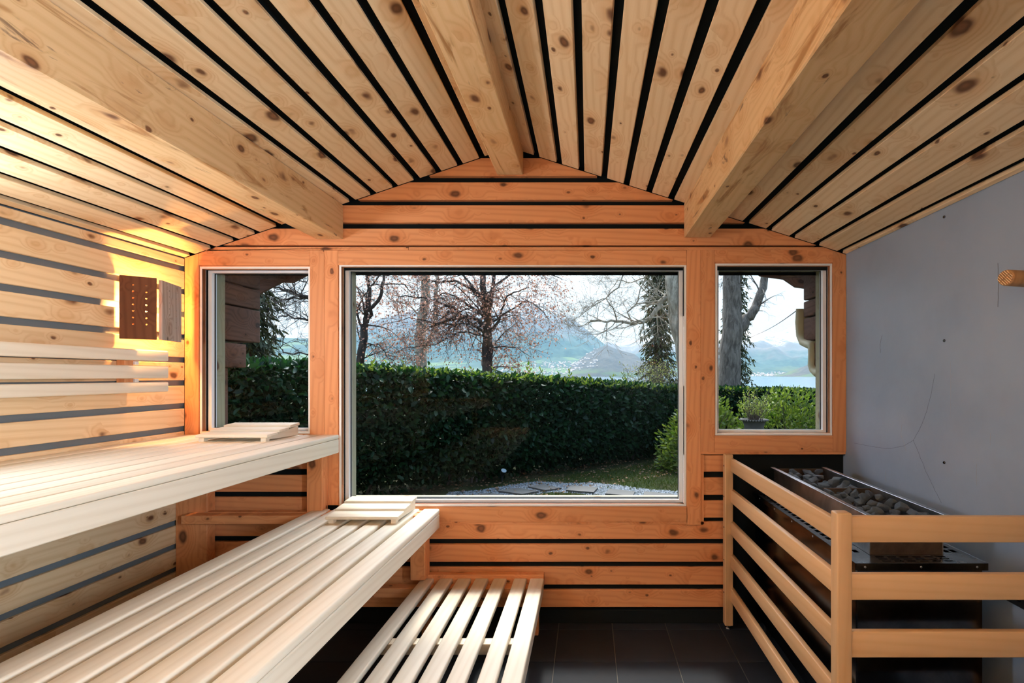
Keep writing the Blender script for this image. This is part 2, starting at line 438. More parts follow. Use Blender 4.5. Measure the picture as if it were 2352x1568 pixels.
def xr(z):     # roof x range at height z
    return Ex+(z-Ez)/(Rz-Ez)*(Rx-Ex), Qx-(z-Qz)/(Rz-Qz)*(Qx-Rx)
def gable_plank(y_top, y_bot, clip_top=None):
    z1, z0 = wz(y_top), wz(y_bot); m = .002
    a0, b0 = xr(z0); a1, b1 = xr(z1)
    prism('plank', [(a0+m, z0), (b0-m, z0), (b1-m, z1), (a1+m, z1)], PF-.010, PF+.022, 'x', PINE_WARM, wall_back)
gable_plank(363, 403.3); gable_plank(418.5, 458.3); gable_plank(471.3, 510.6); gable_plank(524.6, 562.5)
# wide strip over the windows, with sloped ends
def seg_poly(x0, x1, ytop, ybot):
    z1, z0 = wz(ytop), wz(ybot)
    P = [(x0, z0), (x1, z0)]
    zr1 = min(z1, roof_z(x1)-.002); P.append((x1, zr1))
    a, b = xr(z1)
    if zr1 < z1 and x0 < b < x1: P.append((b, z1))
    if roof_z(x0)-.002 < z1:
        if x0 < Rx and x0 < a < x1: P.append((a, z1))
        P.append((x0, roof_z(x0)-.002))
    else: P.append((x0, z1))
    return P
def trim(px0, px1, y0, y1, axis, parent, name='trim_board', dy=0., mat=None):
    return prism(name, seg_poly(wx(px0), wx(px1), y0, y1), WY+dy, WY+.032, axis, mat or PINE_WARM, parent)
trim(473, 938, 567.5, 574.2, 'x', wall_back, 'plank', -.002); trim(939, 1894, 567.5, 574.2, 'x', wall_back, 'plank', -.002)
# planks under and beside the windows
def wplank(px0, px1, y0, y1): bar('plank', (wx(px0), wx(px1), PF, PF+.022, wz(y1), wz(y0)), 'x', PINE_WARM, wall_back, .002)
rows = []
yy = 1046.5
rows = [(1046, 1084), (1098, 1137.5), (1151, 1190), (1203.5, 1243), (1255.5, 1295.5), (1308.5, 1348), (1361, 1400)]
lrow = [(1041, 1078), (1092, 1130.5), (1142.5, 1184), (1196, 1232.5), (1245.5, 1284), (1297, 1337), (1350, 1392)]
for (a, b_) in lrow: wplank(424.5, 744, a, b_)
for k, (a, b_) in enumerate(rows):
    if k >= 3: wplank(744, 1676, a-4, b_-3.5)
    else: wplank(1609, 1676, a, b_)
bar('skirting', (XL, XR, WY+.004, WY+.034, 0, wz(1402)), 'x', BLACK, wall_back, .002)

# ------------------------------------------------------------------ windows
def window(n, op, px, label, rev=True):
    x0, x1, z0, z1 = op
    w = empty('window_%d' % n, ((x0+x1)/2, WY, z0), label, 'window', kind='structure')
    e = .012
    # reveal lining (pale boards)
    bar('reveal_board', (x0-e, x0, WY+.004, 2.775, z0, z1), 'z', REVEAL, w, .001)
    bar('reveal_board', (x1, x1+e, WY+.004, 2.775, z0, z1), 'z', REVEAL, w, .001)
    bar('reveal_board', (x0-e, x1+e, WY+.004, 2.775, z1, z1+e), 'x', REVEAL, w, .001)
    bar('reveal_board', (x0-e, x1+e, WY+.004, 2.775, z0-e, z0), 'x', REVEAL, w, .001, )
    # sash profile: four mitred pieces, stepped, with a black seal
    f = .020
    for nm, ff, ya, yb, mt in (('frame', f, 2.776, 2.815, ALU), ('seal', f+.004, 2.798, 2.804, SEAL)):
        P = [(x0-.01, z0-.01), (x1+.01, z0-.01), (x1+.01, z1+.01), (x0-.01, z1+.01)]
        I = [(x0+ff, z0+ff*.7), (x1-ff, z0+ff*.7), (x1-ff, z1-ff*.7), (x0+ff, z1-ff*.7)]
        V = [(p[0], y, p[1]) for y in (ya, yb) for p in P+I]
        Fc = []
        for i in range(4):
            j = (i+1) % 4
            Fc += [(i, j, 4+j, 4+i), (8+i, 12+i, 12+j, 8+j), (4+i, 4+j, 12+j, 12+i), (i, 8+i, 8+j, j)]
        link(nm, mesh(nm, V, Fc), mt, w)
    link('pane', mesh('pane', [(x0, 2.80, z0), (x1, 2.80, z0), (x1, 2.80, z1), (x0, 2.80, z1)], [(0, 1, 2, 3)]), GLASS, w)
    # outer jamb
    bar('outer_jamb', (x0-.02, x0+.001, 2.818, 2.905, z0, z1), 'z', WEATH, w, .001)
    bar('outer_jamb', (x1-.001, x1+.02, 2.818, 2.905, z0, z1), 'z', WEATH, w, .001)
    bar('outer_jamb', (x0-.02, x1+.02, 2.818, 2.905, z1, z1+.02), 'x', WEATH, w, .001)
    bar('outer_sill', (x0-.02, x1+.02, 2.818, 2.95, z0-.03, z0-.002), 'x', WEATH, w, .001)
    return w
w1 = window(1, OP[0], None, 'small left window above the upper bench, dark log ends outside')
w2 = window(2, OP[1], None, 'large middle picture window looking onto the hedge and mountain')
w3 = window(3, OP[2], None, 'small right window above the heater, urn and lake outside')
LIP = .006
def T(w, a, b, c, d, ax, dy=0., nm='trim_board'): trim(a, b, c, d, ax, w, nm, dy)
# window 1 surround
T(w1, 424.3, 456.2, 575, 1150, 'z'); T(w1, 456.8, 711.4, 574.8, 609, 'x')
T(w1, 456.8, 462.5, 609.4, 998, 'z', LIP); T(w1, 462.6, 707, 609.4, 616.5, 'x', LIP); T(w1, 707, 711.4, 609.4, 998, 'z', LIP)
T(w1, 712, 744.1, 574.8, 1000, 'z'); T(w1, 462.6, 707, 991, 1000, 'x', LIP)
# window 2 surround
T(w2, 744.7, 776, 574.8, 1160, 'z'); T(w2, 776.5, 1576.6, 574.8, 608.3, 'x')
T(w2, 776.5, 783, 608.7, 1164, 'z', LIP); T(w2, 783, 1572, 608.7, 611.5, 'x', LIP); T(w2, 1572, 1576.6, 608.7, 1164, 'z', LIP)
T(w2, 1577.2, 1609.5, 571, 1204.5, 'z'); T(w2, 783, 1572, 1158, 1164, 'x', LIP)
T(w2, 776.5, 1578.5, 1164.5, 1198, 'x'); T(w2, 776.5, 1617, 1198.4, 1204.5, 'x', LIP); T(w2, 1610, 1617, 1044.5, 1204.5, 'z', LIP)
# window 3 surround
T(w3, 1610, 1641, 570, 1037, 'z'); T(w3, 1641.4, 1913, 568, 603, 'x')
T(w3, 1641.4, 1648, 603.4, 1000, 'z', LIP); T(w3, 1648, 1907.5, 603.4, 609.5, 'x', LIP); T(w3, 1907.5, 1913, 603.4, 1000, 'z', LIP)
T(w3, 1913.4, 1943.5, 560, 1037, 'z'); T(w3, 1648, 1907.5, 995, 1000, 'x', LIP)
T(w3, 1641.4, 1913, 1000.4, 1037, 'x'); T(w3, 1610, 1943.5, 1037.4, 1043.6, 'x', LIP)

# ------------------------------------------------------------------ rear wall behind the camera
wall_rear = prism('wall_rear', [(XL, -.06), (XR, -.06), (XR, roof_z(XR)+.03), (Rx, Rz+.03), (XL, roof_z(XL)+.03)], YR-.1, YR, 'x', SLATE_B, None, 'structure')
tag(wall_rear, 'rear slate wall behind the photographer', 'wall', kind='structure')

# ------------------------------------------------------------------ benches
def top_bench(name, label, px0, px1, ytop, n, gap, slat_t, fascia_b, yend, loc, frontgap=None, px_list=None, y_near=YR, r=.007):
    z = wz(ytop, yend)
    t = empty(name, (wx((px0+px1)/2, yend), loc, 0), label, 'bench')
    return t, z
YB = 2.705
# upper bench: nine slats and a fascia
zu = wz(997); xu0, xu1 = XL+.004, wx(783)-.004
ub = empty('upper_bench', ((xu0+xu1)/2, 1.0, 0), 'tall pale slatted bench along the left wall, level with the windowsill', 'bench')
n = 9; pit = (xu1-xu0)/n
for i in range(n):
    g = .0095
    bar('slat', (xu0+pit*i+(g/2 if i else 0), xu0+pit*(i+1)-(g/2 if i < n-1 else 0), YR+.01, YB+.012, zu-.024, zu), 'y', PALE, ub, .006, 2)
bar('fascia', (xu1-.024, xu1-.0008, YR+.01, YB+.012, wz(1038.5), zu-.025), 'y', PALE, ub, .003)
for y in (-.6, .5, 1.6, 2.60):
    bar('bearer', (xu0, xu1-.026, y, y+.045, zu-.10, zu-.025), 'x', PINE, ub, .002)
bar('post', (wx(704, 2.66), wx(740, 2.66), 2.66, 2.72, 0.001, zu-.10), 'z', PINE_WARM, ub, .003)
bar('post', (XL+.001, wx(477, 2.67), 2.665, 2.725, 0.001, zu-.10), 'z', PINE_WARM, ub, .003)
bar('post', (XL+.001, XL+.06, -.62, -.56, 0.001, zu-.10), 'z', PINE_WARM, ub, .003)
bar('post', (xu1-.085, xu1-.03, -.62, -.56, 0.001, zu-.10), 'z', PINE_WARM, ub, .003)
# lower bench: seven slats
zl = wz(1165); xl0, xl1 = wx(728), wx(1013)
lb = empty('lower_bench', ((xl0+xl1)/2, 1.0, 0), 'pale middle bench of seven rounded slats in front of the tall one', 'bench')
n = 7; pit = (xl1-xl0)/n
for i in range(n):
    g = .021
    bar('slat', (xl0+pit*i+(g/2 if i else 0), xl0+pit*(i+1)-(g/2 if i < n-1 else 0), YR+.01, YB, zl-.030, zl), 'y', PALE, lb, .009, 3)
bar('backing_board', (xl0+.02, xl1-.026, YR+.02, YB-.02, zl-.040, zl-.0305), 'y', PALE, lb, .001)
bar('fascia', (xl1-.026, xl1-.0012, YR+.01, YB, wz(1209), zl-.031), 'y', PALE, lb, .004)
bar('bearer', (wx(415, 2.60), xl1-.03, 2.60, 2.655, wz(1204, 2.60), wz(1184, 2.60)), 'x', PINE_WARM, lb, .003)
bar('bearer', (wx(415, 2.60), xl1-.03, 2.656, 2.70, wz(1196, 2.60), wz(1183, 2.60)), 'x', PINE_WARM, lb, .003)
for y in (-.6, .6, 1.7): bar('bearer', (xl0+.02, xl1-.03, y, y+.045, zl-.10, zl-.0405), 'x', PINE, lb, .002)
bar('leg', (wx(942, 2.62), wx(976, 2.62), 2.62, 2.70, wz(1333, 2.62), zl-.10), 'z', PINE_WARM, lb, .003)
bar('leg', (xl0+.02, xl0+.08, 2.55, 2.60, .001, zl-.10), 'z', PINE_WARM, lb, .003)
bar('leg', (xl0+.02, xl0+.08, -.6, -.55, .001, zl-.10), 'z', PINE_WARM, lb, .003)
# step: seven separate slats
st = empty('step_bench', (wx(1110), 1.8, 0), 'lowest pale bench on the floor with wide open gaps between its slats', 'bench')
YS = 2.665; zs = wz(1327, YS)
sl = [(968.6, 997), (1010, 1040), (1052, 1082), (1092, 1122), (1134, 1164), (1181, 1210), (1218, 1249.6)]
for a, b_ in sl:
    bar('slat', (wx(a, YS), wx(b_, YS), .15, YS, zs-.028, zs), 'y', PALE, st, .006, 2)
bar('end_board', (wx(969, YS), wx(1249, YS), YS+.002, YS+.045, zs-.05, wz(1315, YS+.03)), 'x', PINE_WARM, st, .003)
bar('side_board', (wx(1249.6, YS)-.022, wx(1249.6, YS)-.002, .15, YS, zs-.075, zs-.029), 'y', PALE, st, .003)
for y in (2.06, 1.0, .25): bar('bearer', (wx(969, YS)+.01, wx(1249.6, YS)-.024, y, y+.05, zs-.075, zs-.029), 'x', PALE, st, .002)
bar('bearer', (wx(870, YS), wx(1249.6, YS)-.024, 2.60, 2.655, zs-.08, zs-.029), 'x', PINE_WARM, st, .002)
for x in (wx(969, YS)+.02, wx(1249.6, YS)-.07):
    for y in (2.60, .25): bar('leg', (x, x+.045, y, y+.045, .001, zs-.08), 'z', PINE_WARM, st, .002)

# ------------------------------------------------------------------ headrests
def headrest(x0, x1, y0, zb, label):
    h = empty('headrest', ((x0+x1)/2, y0+.14, zb), label, 'headrest')
    Ln = .275; a = math.atan2(.034, .25)
    for xx in (x0+.012, x1-.038):
        # wedge runner: saw-tooth top carries the slats, little foot in front
        P = [(y0+.004, zb), (y0+.030, zb), (y0+.034, zb+.008), (y0+Ln-.02, zb+.0005), (y0+Ln, zb+.0005), (y0+Ln, zb+.050), (y0+.004, zb+.021)]
        prism('runner', P, xx, xx+.026, 'y', PALE, h, plane='yz')
    for i in range(3):
        ya = y0-.004+i*.0945; zc = zb+.0300+i*.0150
        Rm = Matrix.Rotation(math.radians(4.2), 3, 'X')
        bar('slat', (x0, x1, ya, ya+.086, zc-.0075, zc+.0075), 'x', PALE, h, .003, 2, rot=Rm)
    return h
headrest(-1.964, -1.603, 2.42, zu, 'wooden slatted headrest on the upper bench below the small left window')
headrest(-1.319, -.953, 2.46-.03, zl, 'wooden slatted headrest on the lower bench at the big window corner')

# ------------------------------------------------------------------ backrest on the left wall
br = empty('backrest', (XL, 1.3, wz(900)), 'wall mounted backrest of three horizontal rounded slats under the lamp', 'backrest')
xf = -2.205
for (a, b_) in ((806, 830), (840.5, 868.6), (876.5, 899.5)):
    yy = 2.205*F/961.4
    bar('slat', (xf-.026, xf, YR+.3, yy, wz(b_, yy), wz(a, yy)), 'y', PALE, br, .008, 3)
for y in (-.3, .9, 2.33):
    bar('bracket', (XL+.001, xf-.027, y, y+.045, wz(897, 2.5), wz(812, 2.5)), 'z', PINE_WARM, br, .002)
    for z_ in (834.5, 873):
        bar('screw_block', (XL+.004, xf-.020, y+.046, y+.066, wz(z_+4, 2.5), wz(z_-3.5, 2.5)), 'x', REVEAL, br, .001)

# ------------------------------------------------------------------ corner lamp: two perforated boards
def cyl(bm, c, d, r, L, n=12):
    """cylinder centred c along d"""
    z = Vector(d).normalized(); M = z.to_track_quat('Z', 'Y').to_matrix().to_4x4(); M.translation = Vector(c)
    return bmesh.ops.create_cone(bm, cap_ends=True, segments=n, radius1=r, radius2=r, depth=L, matrix=M)
def perforated(name, p0, p1, z0, z1, t, cols, rowz, r, mat, parent):
    p0 = Vector((*p0, 0)); p1 = Vector((*p1, 0)); d = (p1-p0); Lw = d.length; d.normalize(); nrm = Vector((-d.y, d.x, 0))
    Hh = z1-z0
    # local frame: x = up (grain), y = along width, z = normal
    bm = bmesh.new(); bmesh.ops.create_cube(bm, size=1)
    for v in bm.verts: v.co = (v.co.x*Hh, v.co.y*Lw, v.co.z*t)
    me = bpy.data.meshes.new(name); bm.to_mesh(me); bm.free()
    R = Matrix(((0, d.x, nrm.x), (0, d.y, nrm.y), (1, 0, 0)))
    if R.determinant() < 0: R = Matrix(((0, d.x, -nrm.x), (0, d.y, -nrm.y), (1, 0, 0)))
    c = (p0+p1)/2; c.z = (z0+z1)/2
    o = link(name, me, mat, parent, Matrix.Translation(c) @ R.to_4x4())
    bm = bmesh.new()
    for u in cols:
        for q in rowz:
            cyl(bm, ((q-.5)*Hh, (u-.5)*Lw, 0), (0, 0, 1), r, t*4, 10)
    cm = bpy.data.meshes.new('cut'); bm.to_mesh(cm); bm.free()
    co = bpy.data.objects.new('cut', cm); COL.objects.link(co); co.matrix_world = Matrix.Translation(c) @ R.to_4x4()
    md = o.modifiers.new('b', 'BOOLEAN'); md.object = co; md.operation = 'DIFFERENCE'; md.solver = 'EXACT'
    bpy.context.view_layer.update()
    dg = bpy.context.evaluated_depsgraph_get(); nm = bpy.data.meshes.new_from_object(o.evaluated_get(dg))
    o.modifiers.clear(); o.data = nm
    bpy.data.objects.remove(co); return o
rowz = [.86-.1035*i for i in range(7)]
lampz0, lampz1 = 1.578, 1.885
def lamp(name, label, mirror=None):
    L = empty(name, (XL, 2.3, lampz0), label, 'lamp')
    perforated('shade_board', (-2.262, 2.335), (-2.152, 2.412), lampz0, lampz1, .014, (.36, .72), rowz, .0042, LAMPW1, L)
    perforated('shade_board', (-2.148, 2.430), (-2.213, 2.622), lampz0+.002, lampz1-.006, .014, (.36, .72), rowz, .0038, LAMPW2, L)
    bar('mount_block', (XL+.001, XL+.020, 2.40, 2.50, lampz0+.04, lampz1-.04), 'z', LAMPW1, L, .002)
    return L
lamp('corner_lamp', 'wall lamp of two perforated reclaimed boards glowing orange near the window corner')
k = N('lamp_bulb'); k.b.inputs['Emission Color'].default_value = (1, .62, .25, 1); k.b.inputs['Emission Strength'].default_value = 60; BULB = k.m
bm = bmesh.new(); bmesh.ops.create_uvsphere(bm, u_segments=12, v_segments=8, radius=.016)
me = bpy.data.meshes.new('bulb'); bm.to_mesh(me); bm.free(); smooth(me)
bulb = link('bulb', me, BULB, bpy.data.objects['corner_lamp'], Matrix.Translation((-2.205, 2.44, lampz0+.15)))
ld = bpy.data.lights.new('lamp_light', 'POINT'); ld.energy = LAMP_W; ld.color = (1, .44, .12); ld.shadow_soft_size = .018
lo = bpy.data.objects.new('lamp_light', ld); COL.objects.link(lo); lo.location = (-2.205, 2.44, lampz0+.15)
# two unseen warm fill lamps added on the rear wall brighten the room from behind
for (x, nm) in ((-1.2, 'left'), (.9, 'right')):
    L = empty('rear_fill_lamp', (x, YR, 1.7), 'added warm fill lamp on the rear wall, %s of the photographer' % nm, 'lamp')
    bar('back_plate', (x-.06, x+.06, YR+.001, YR+.02, 1.55, 1.85), 'z', LAMPW1, L, .002)
    bar('shade', (x-.28, x+.28, YR+.13, YR+.15, 1.60, 1.80), 'x', LAMPW1, L, .002)
    for y_ in (-.22, .20): bar('arm', (x+y_, x+y_+.02, YR+.02, YR+.13, 1.69, 1.71), 'y', LAMPW1, L, .002)
    for sgn in (1, -1):
        l2 = bpy.data.lights.new('rear_fill_light', 'AREA'); l2.shape = 'RECTANGLE'; l2.size = .5; l2.size_y = .09; l2.energy = REAR_W*(1 if sgn > 0 else .25); l2.color = REAR_C
        o2 = bpy.data.objects.new('rear_fill_light', l2); COL.objects.link(o2); o2.location = (x, YR+.075, 1.70+sgn*.02); o2.rotation_euler = (PI if sgn > 0 else 0, 0, 0)

# unseen fill panel added on the left wall, brightens the guard and right side
L = empty('fill_panel', (XL, 1.42, 1.72), 'added flat white fill panel on the left wall above the backrest', 'lamp')
bar('housing', (XL+.001, XL+.03, 1.27, 1.57, 1.58, 1.90), 'z', ALU, L, .004)
l2 = bpy.data.lights.new('fill_panel_light', 'AREA'); l2.shape = 'RECTANGLE'; l2.size = .30; l2.size_y = .26; l2.energy = LEFT_W; l2.color = SIDE_C
o2 = bpy.data.objects.new('fill_panel_light', l2); COL.objects.link(o2); o2.location = (XL+.034, 1.42, 1.74); o2.rotation_euler = (0, -PI/2, 0)
# unseen fill panel added on the right wall to brighten the left wall
L = empty('fill_panel', (XR, -.35, 1.5), 'added flat white fill panel on the right wall behind the photographer', 'lamp')
bar('housing', (XR-.03, XR-.001, -.58, -.12, 1.15, 1.85), 'z', ALU, L, .004)
bar('light_flag', (XR-.30, XR-.001, -.115, -.100, 1.05, 1.95), 'z', ALU, L, .002)  # blade added to keep the fill light off the heater guard
l2 = bpy.data.lights.new('fill_panel_light', 'AREA'); l2.shape = 'RECTANGLE'; l2.size = .64; l2.size_y = .40; l2.energy = SIDE_W; l2.color = SIDE_C
o2 = bpy.data.objects.new('fill_panel_light', l2); COL.objects.link(o2); o2.location = (XR-.034, -.35, 1.5); o2.rotation_euler = (0, PI/2, 0)

# ------------------------------------------------------------------ heater guard
hg = empty('heater_guard', (.80, 2.0, 0), 'alder rail fence standing round the stone heater', 'fence')
bp = bar('post', (.755, .800, 2.655, 2.70, .022, .965), 'z', RAILW, hg, .004)
fp = bar('post', (.785, .833, 1.520, 1.564, .02, .966), 'z', RAILW, hg, .005, 2)
rp = bar('post', (XR-.041, XR-.002, 1.520, 1.564, .02, .966), 'z', RAILW, hg, .005, 2)
for z1 in (.942, .772, .595, .414, .230):
    bar('rail', (.785, .808, 1.560, 2.68, z1-.070, z1), 'y', RAILW, hg, .004, 2)
for z1 in (.953, .771, .589, .407, .225):
    bar('rail', (.830, XR-.038, 1.528, 1.552, z1-.082, z1), 'x', RAILW, hg, .004, 2)
def lathe(prof, n=20):
    V = []; Fc = []
    for (r, z) in prof: V += [(r*math.cos(2*PI*i/n), r*math.sin(2*PI*i/n), z) for i in range(n)]
    for j in range(len(prof)-1):
        for i in range(n): a = j*n+i; b = j*n+(i+1) % n; Fc.append((a, b, b+n, a+n))
    Fc.append(list(range(n))[::-1]); Fc.append(list(range((len(prof)-1)*n, len(prof)*n)))
    return mesh('lathe', V, Fc)
foot = lathe([(.016, 0), (.018, .003), (.016, .007), (.008, .010), (.008, .024)], 14); foot.materials.append(STEEL_M); smooth(foot)
for (x, y, pp) in ((.7775, 2.6775, bp), (.809, 1.542, fp), (XR-.022, 1.542, rp)): link('foot', foot, None, pp, Matrix.Translation((x, y, .0005)))
scr = lathe([(.0045, 0), (.0045, .001), (.003, .0022)], 10); scr.materials.append(SEAL); smooth(scr)
for z1 in (.90, .73, .56, .38, .20): link('screw', scr, None, bp, Matrix.Translation((.7546, 2.678, z1)) @ Matrix.Rotation(-PI/2, 4, 'Y'))

# ------------------------------------------------------------------ sauna heater
ZT, ZB = .904, .763
hx0, hx1, hy0, hy1 = .993, 1.272, 1.715, 2.60
ht = empty('sauna_heater', ((hx0+hx1)/2, 2.15, 0), 'steel sauna heater with a long open stone tray', 'heater')
bar('body', (.918, 1.352, 1.652, 2.655, .10, ZB-.020), 'y', STEEL_D, ht, .004)
for (x, y) in ((.95, 1.70), (1.29, 1.70), (.95, 2.58), (1.29, 2.58)): bar('foot', (x, x+.03, y, y+.03, .001, .10), 'z', SEAL, ht, .002)
# tray: four walls and flanged rims
t_ = .003
bar('tray_wall', (hx0+.008, hx0+.008+t_, hy0+.002, hy1-.002, ZB, ZT), 'y', STEEL, ht, .0005)
bar('tray_wall', (hx1-.008-t_, hx1-.008, hy0+.002, hy1-.002, ZB, ZT), 'y', STEEL, ht, .0005)
bar('tray_wall', (hx0+.011, hx1-.011, hy0+.003, hy0+.003+t_, ZB, ZT-.004), 'x', RUSTY, ht, .0005)
bar('tray_wall', (hx0+.011, hx1-.011, hy1-.006, hy1-.003, ZB, ZT-.004), 'x', RUSTY, ht, .0005)
bar('divider', (hx0+.011, hx1-.011, 2.150, 2.154, ZB, ZT-.006), 'x', RUSTY, ht, .0005)
bar('tray_floor', (hx0+.011, hx1-.011, hy0+.006, hy1-.006, ZB-.004, ZB), 'y', STEEL_D, ht, .0005)
bar('rim', (hx0-.008, hx0+.012, hy0-.004, hy1+.004, ZT, ZT+.003), 'y', STEEL, ht, .0008)
bar('rim', (hx1-.012, hx1+.010, hy0-.004, hy1+.004, ZT, ZT+.003), 'y', STEEL, ht, .0008)
# collar: perforated top plate around the tray
def plate(name, x0, x1, y0, y1, z, slots, mat, parent, t=.0025, xf_=None):
    xs = sorted({x0, x1, *[s[0] for s in slots], *[s[1] for s in slots]}); ys = sorted({y0, y1, *[s[2] for s in slots], *[s[3] for s in slots]})
    bm = bmesh.new(); vid = {}
    def V(i, j, q):
        if (i, j, q) not in vid: vid[(i, j, q)] = bm.verts.new((xs[i], ys[j], z-q*t))
        return vid[(i, j, q)]
    solid = {}
    for i in range(len(xs)-1):
        for j in range(len(ys)-1):
            mx, my = (xs[i]+xs[i+1])/2, (ys[j]+ys[j+1])/2
            solid[(i, j)] = not any(s[0] < mx < s[1] and s[2] < my < s[3] for s in slots)
    for (i, j), s in solid.items():
        if not s: continue
        bm.faces.new((V(i, j, 0), V(i+1, j, 0), V(i+1, j+1, 0), V(i, j+1, 0)))
        bm.faces.new((V(i, j, 1), V(i, j+1, 1), V(i+1, j+1, 1), V(i+1, j, 1)))
        for (di, dj, a, b_) in ((-1, 0, (0, 0), (0, 1)), (1, 0, (1, 1), (1, 0)), (0, -1, (1, 0), (0, 0)), (0, 1, (0, 1), (1, 1))):
            if not solid.get((i+di, j+dj), False):
                p, q = (i+a[0], j+a[1]), (i+b_[0], j+b_[1])
                bm.faces.new((V(*p, 0), V(*q, 0), V(*q, 1), V(*p, 1)))
    bmesh.ops.recalc_face_normals(bm, faces=bm.faces)
    me = bpy.data.meshes.new(name); bm.to_mesh(me); bm.free(); return link(name, me, mat, parent)
cx0, cx1, cy0, cy1 = .910, 1.358, 1.640, 2.665
S = []
yy = cy0+.10
while yy < cy1-.05:
    S += [(cx0+.022, cx0+.042, yy, yy+.030), (cx0+.050, cx0+.070, yy+.0, yy+.030)]; yy += .045
plate('grille', cx0, hx0+.006, cy0, cy1, ZB, S, STEEL_M, ht)
S = []
yy = cy0+.10
while yy < cy1-.05:
    S += [(cx1-.070, cx1-.050, yy, yy+.030), (cx1-.042, cx1-.022, yy, yy+.030)]; yy += .045
plate('grille', hx1-.006, cx1, cy0, cy1, ZB, S, STEEL_M, ht)
S = []; xx = hx0+.018
while xx < hx1-.04:
    for r_ in range(3): S.append((xx, xx+.032, cy0+.016+r_*.019, cy0+.016+r_*.019+.010))
    xx += .043
plate('grille', hx0+.0065, hx1-.0065, cy0, hy0+.002, ZB, S, STEEL_M, ht)
apf = bar('apron', (cx0, cx1, cy0-.002, cy0+.001, ZB-.024, ZB), 'x', STEEL_D, ht, .0005)
apl = bar('apron', (cx0-.002, cx0, cy0, cy1, ZB-.024, ZB), 'y', STEEL_D, ht, .0005)
bar('apron', (cx1, cx1+.002, cy0, cy1, ZB-.024, ZB), 'y', STEEL_D, ht, .0005)
sc2 = lathe([(.004, 0), (.004, .001), (.002, .0022)], 10); sc2.materials.append(STEEL); smooth(sc2)
for x in (.94, 1.13, 1.32): link('screw', sc2, None, apf, Matrix.Translation((x, cy0-.002, ZB-.012)) @ Matrix.Rotation(PI/2, 4, 'X'))
for y in (1.75, 1.95, 2.15, 2.35, 2.55): link('screw', sc2, None, apl, Matrix.Translation((cx0-.002, y, ZB-.012)) @ Matrix.Rotation(-PI/2, 4, 'Y'))

# stones
rocks = []
for q in range(10):
    bm = bmesh.new(); sx, sy, sz = random.uniform(1.0, 1.3), random.uniform(.75, 1.0), random.uniform(.5, .75)
    for _ in range(15):
        v = Vector((random.gauss(0, 1), random.gauss(0, 1), random.gauss(0, 1))).normalized()*random.uniform(.85, 1.05)
        bm.verts.new((v.x*sx, v.y*sy, v.z*sz))
    hull = bmesh.ops.convex_hull(bm, input=bm.verts)
    bmesh.ops.delete(bm, geom=[v for v in bm.verts if not v.link_faces], context='VERTS')
    bmesh.ops.bevel(bm, geom=bm.edges[:], offset=.05, segments=1, affect='EDGES')
    bmesh.ops.triangulate(bm, faces=bm.faces)
    bmesh.ops.subdivide_edges(bm, edges=bm.edges[:], cuts=1, use_grid_fill=True)
    for v in bm.verts: v.co += v.co.normalized()*.07*noise.noise(v.co*3.1+Vector((q*7.3, q*3.1, 0)))
    me = bpy.data.meshes.new('stone'); bm.to_mesh(me); bm.free(); me.materials.append(ROCK); rocks.append(me)
ORD = ['first', 'second', 'third', 'fourth', 'fifth', 'sixth', 'seventh', 'eighth', 'ninth', 'tenth', 'eleventh', 'twelfth', 'last']
def stone(x, y, z, s, lab):
    R = Matrix.Rotation(random.uniform(0, 6.28), 4, 'Z') @ Matrix.Rotation(random.uniform(-.6, .6), 4, 'X') @ Matrix.Rotation(random.uniform(-.5, .5), 4, 'Y')
    o = link('heater_stone', random.choice(rocks), None, None, Matrix.Translation((x, y, z)) @ R @ Matrix.Scale(s, 4))
    tag(o, lab, 'stone', 'stones heaped in the heater tray'); return o
for layer in range(3):
    ny = 13
    for j in range(ny):
        y = hy0+.035+(hy1-hy0-.07)*j/(ny-1)
        for i in range(4):
            x = hx0+.045+(hx1-hx0-.09)*i/3
            if layer == 0 and (i+j) % 2: continue
            if layer == 2 and (random.random() < .12 or y > 2.57): continue
            s_ = random.uniform(.027, .038) if layer == 2 else random.uniform(.027, .034)
            x2 = min(max(x+random.uniform(-.012, .012), hx0+.046), hx1-.046)
            lab = '%s stone, %s row from tray front, %s' % (('bottom layer', 'middle layer', 'topmost dark')[layer], ORD[j],
                   ('against the left rim', 'left of centre', 'right of centre', 'against the right rim')[i])
            stone(x2, y+random.uniform(-.014, .014), ZB+.030+layer*.044+random.uniform(-.004, .010), s_, lab)

# ------------------------------------------------------------------ wall fittings
for z_ in (498, 782, 1062):
    yy = 1.459*F/(2169-CX); zz = wz(z_, yy)
    link('screw', lathe([(.006, 0), (.006, .002), (.004, .004)], 12), STEEL_D, wall_right, Matrix.Translation((XR, yy, zz)) @ Matrix.Rotation(-PI/2, 4, 'Y'))
# slotted wooden sensor cap
sn = empty('sensor_cap', (XR-.001, 1.57, 1.712), 'small slotted wooden sensor cap sticking out of the grey wall', 'sensor')
SW = wood('sensor_wood', (.42, .22, .09), (.28, .12, .04), knots=0)
ax = Vector((-1, -.22, 0)).normalized()
Q = Vector((0, 0, 1)).rotation_difference(ax).to_matrix().to_4x4()
body = lathe([(.026, 0), (.026, .085), (.0255, .118), (.024, .122)], 28); smooth(body)
link('body', body, SW, sn, Matrix.Translation((XR-.005, 1.57, 1.712)) @ Q)
for q in range(7):      # ribs across the end
    y_ = -.018+q*.006; L_ = 2*math.sqrt(max(.0001, .023**2-y_**2))
    for s_ in (-1, 1):
        bmr = boxmesh(L_/2-.002, .0032, .004, 0)
        link('rib', bmr.copy(), RAILW, sn, Matrix.Translation((XR-.005, 1.57, 1.712)) @ Q @ Matrix.Rotation(.9, 4, 'Z') @ Matrix.Translation((s_*(L_/4+.0005), y_, .1235)))
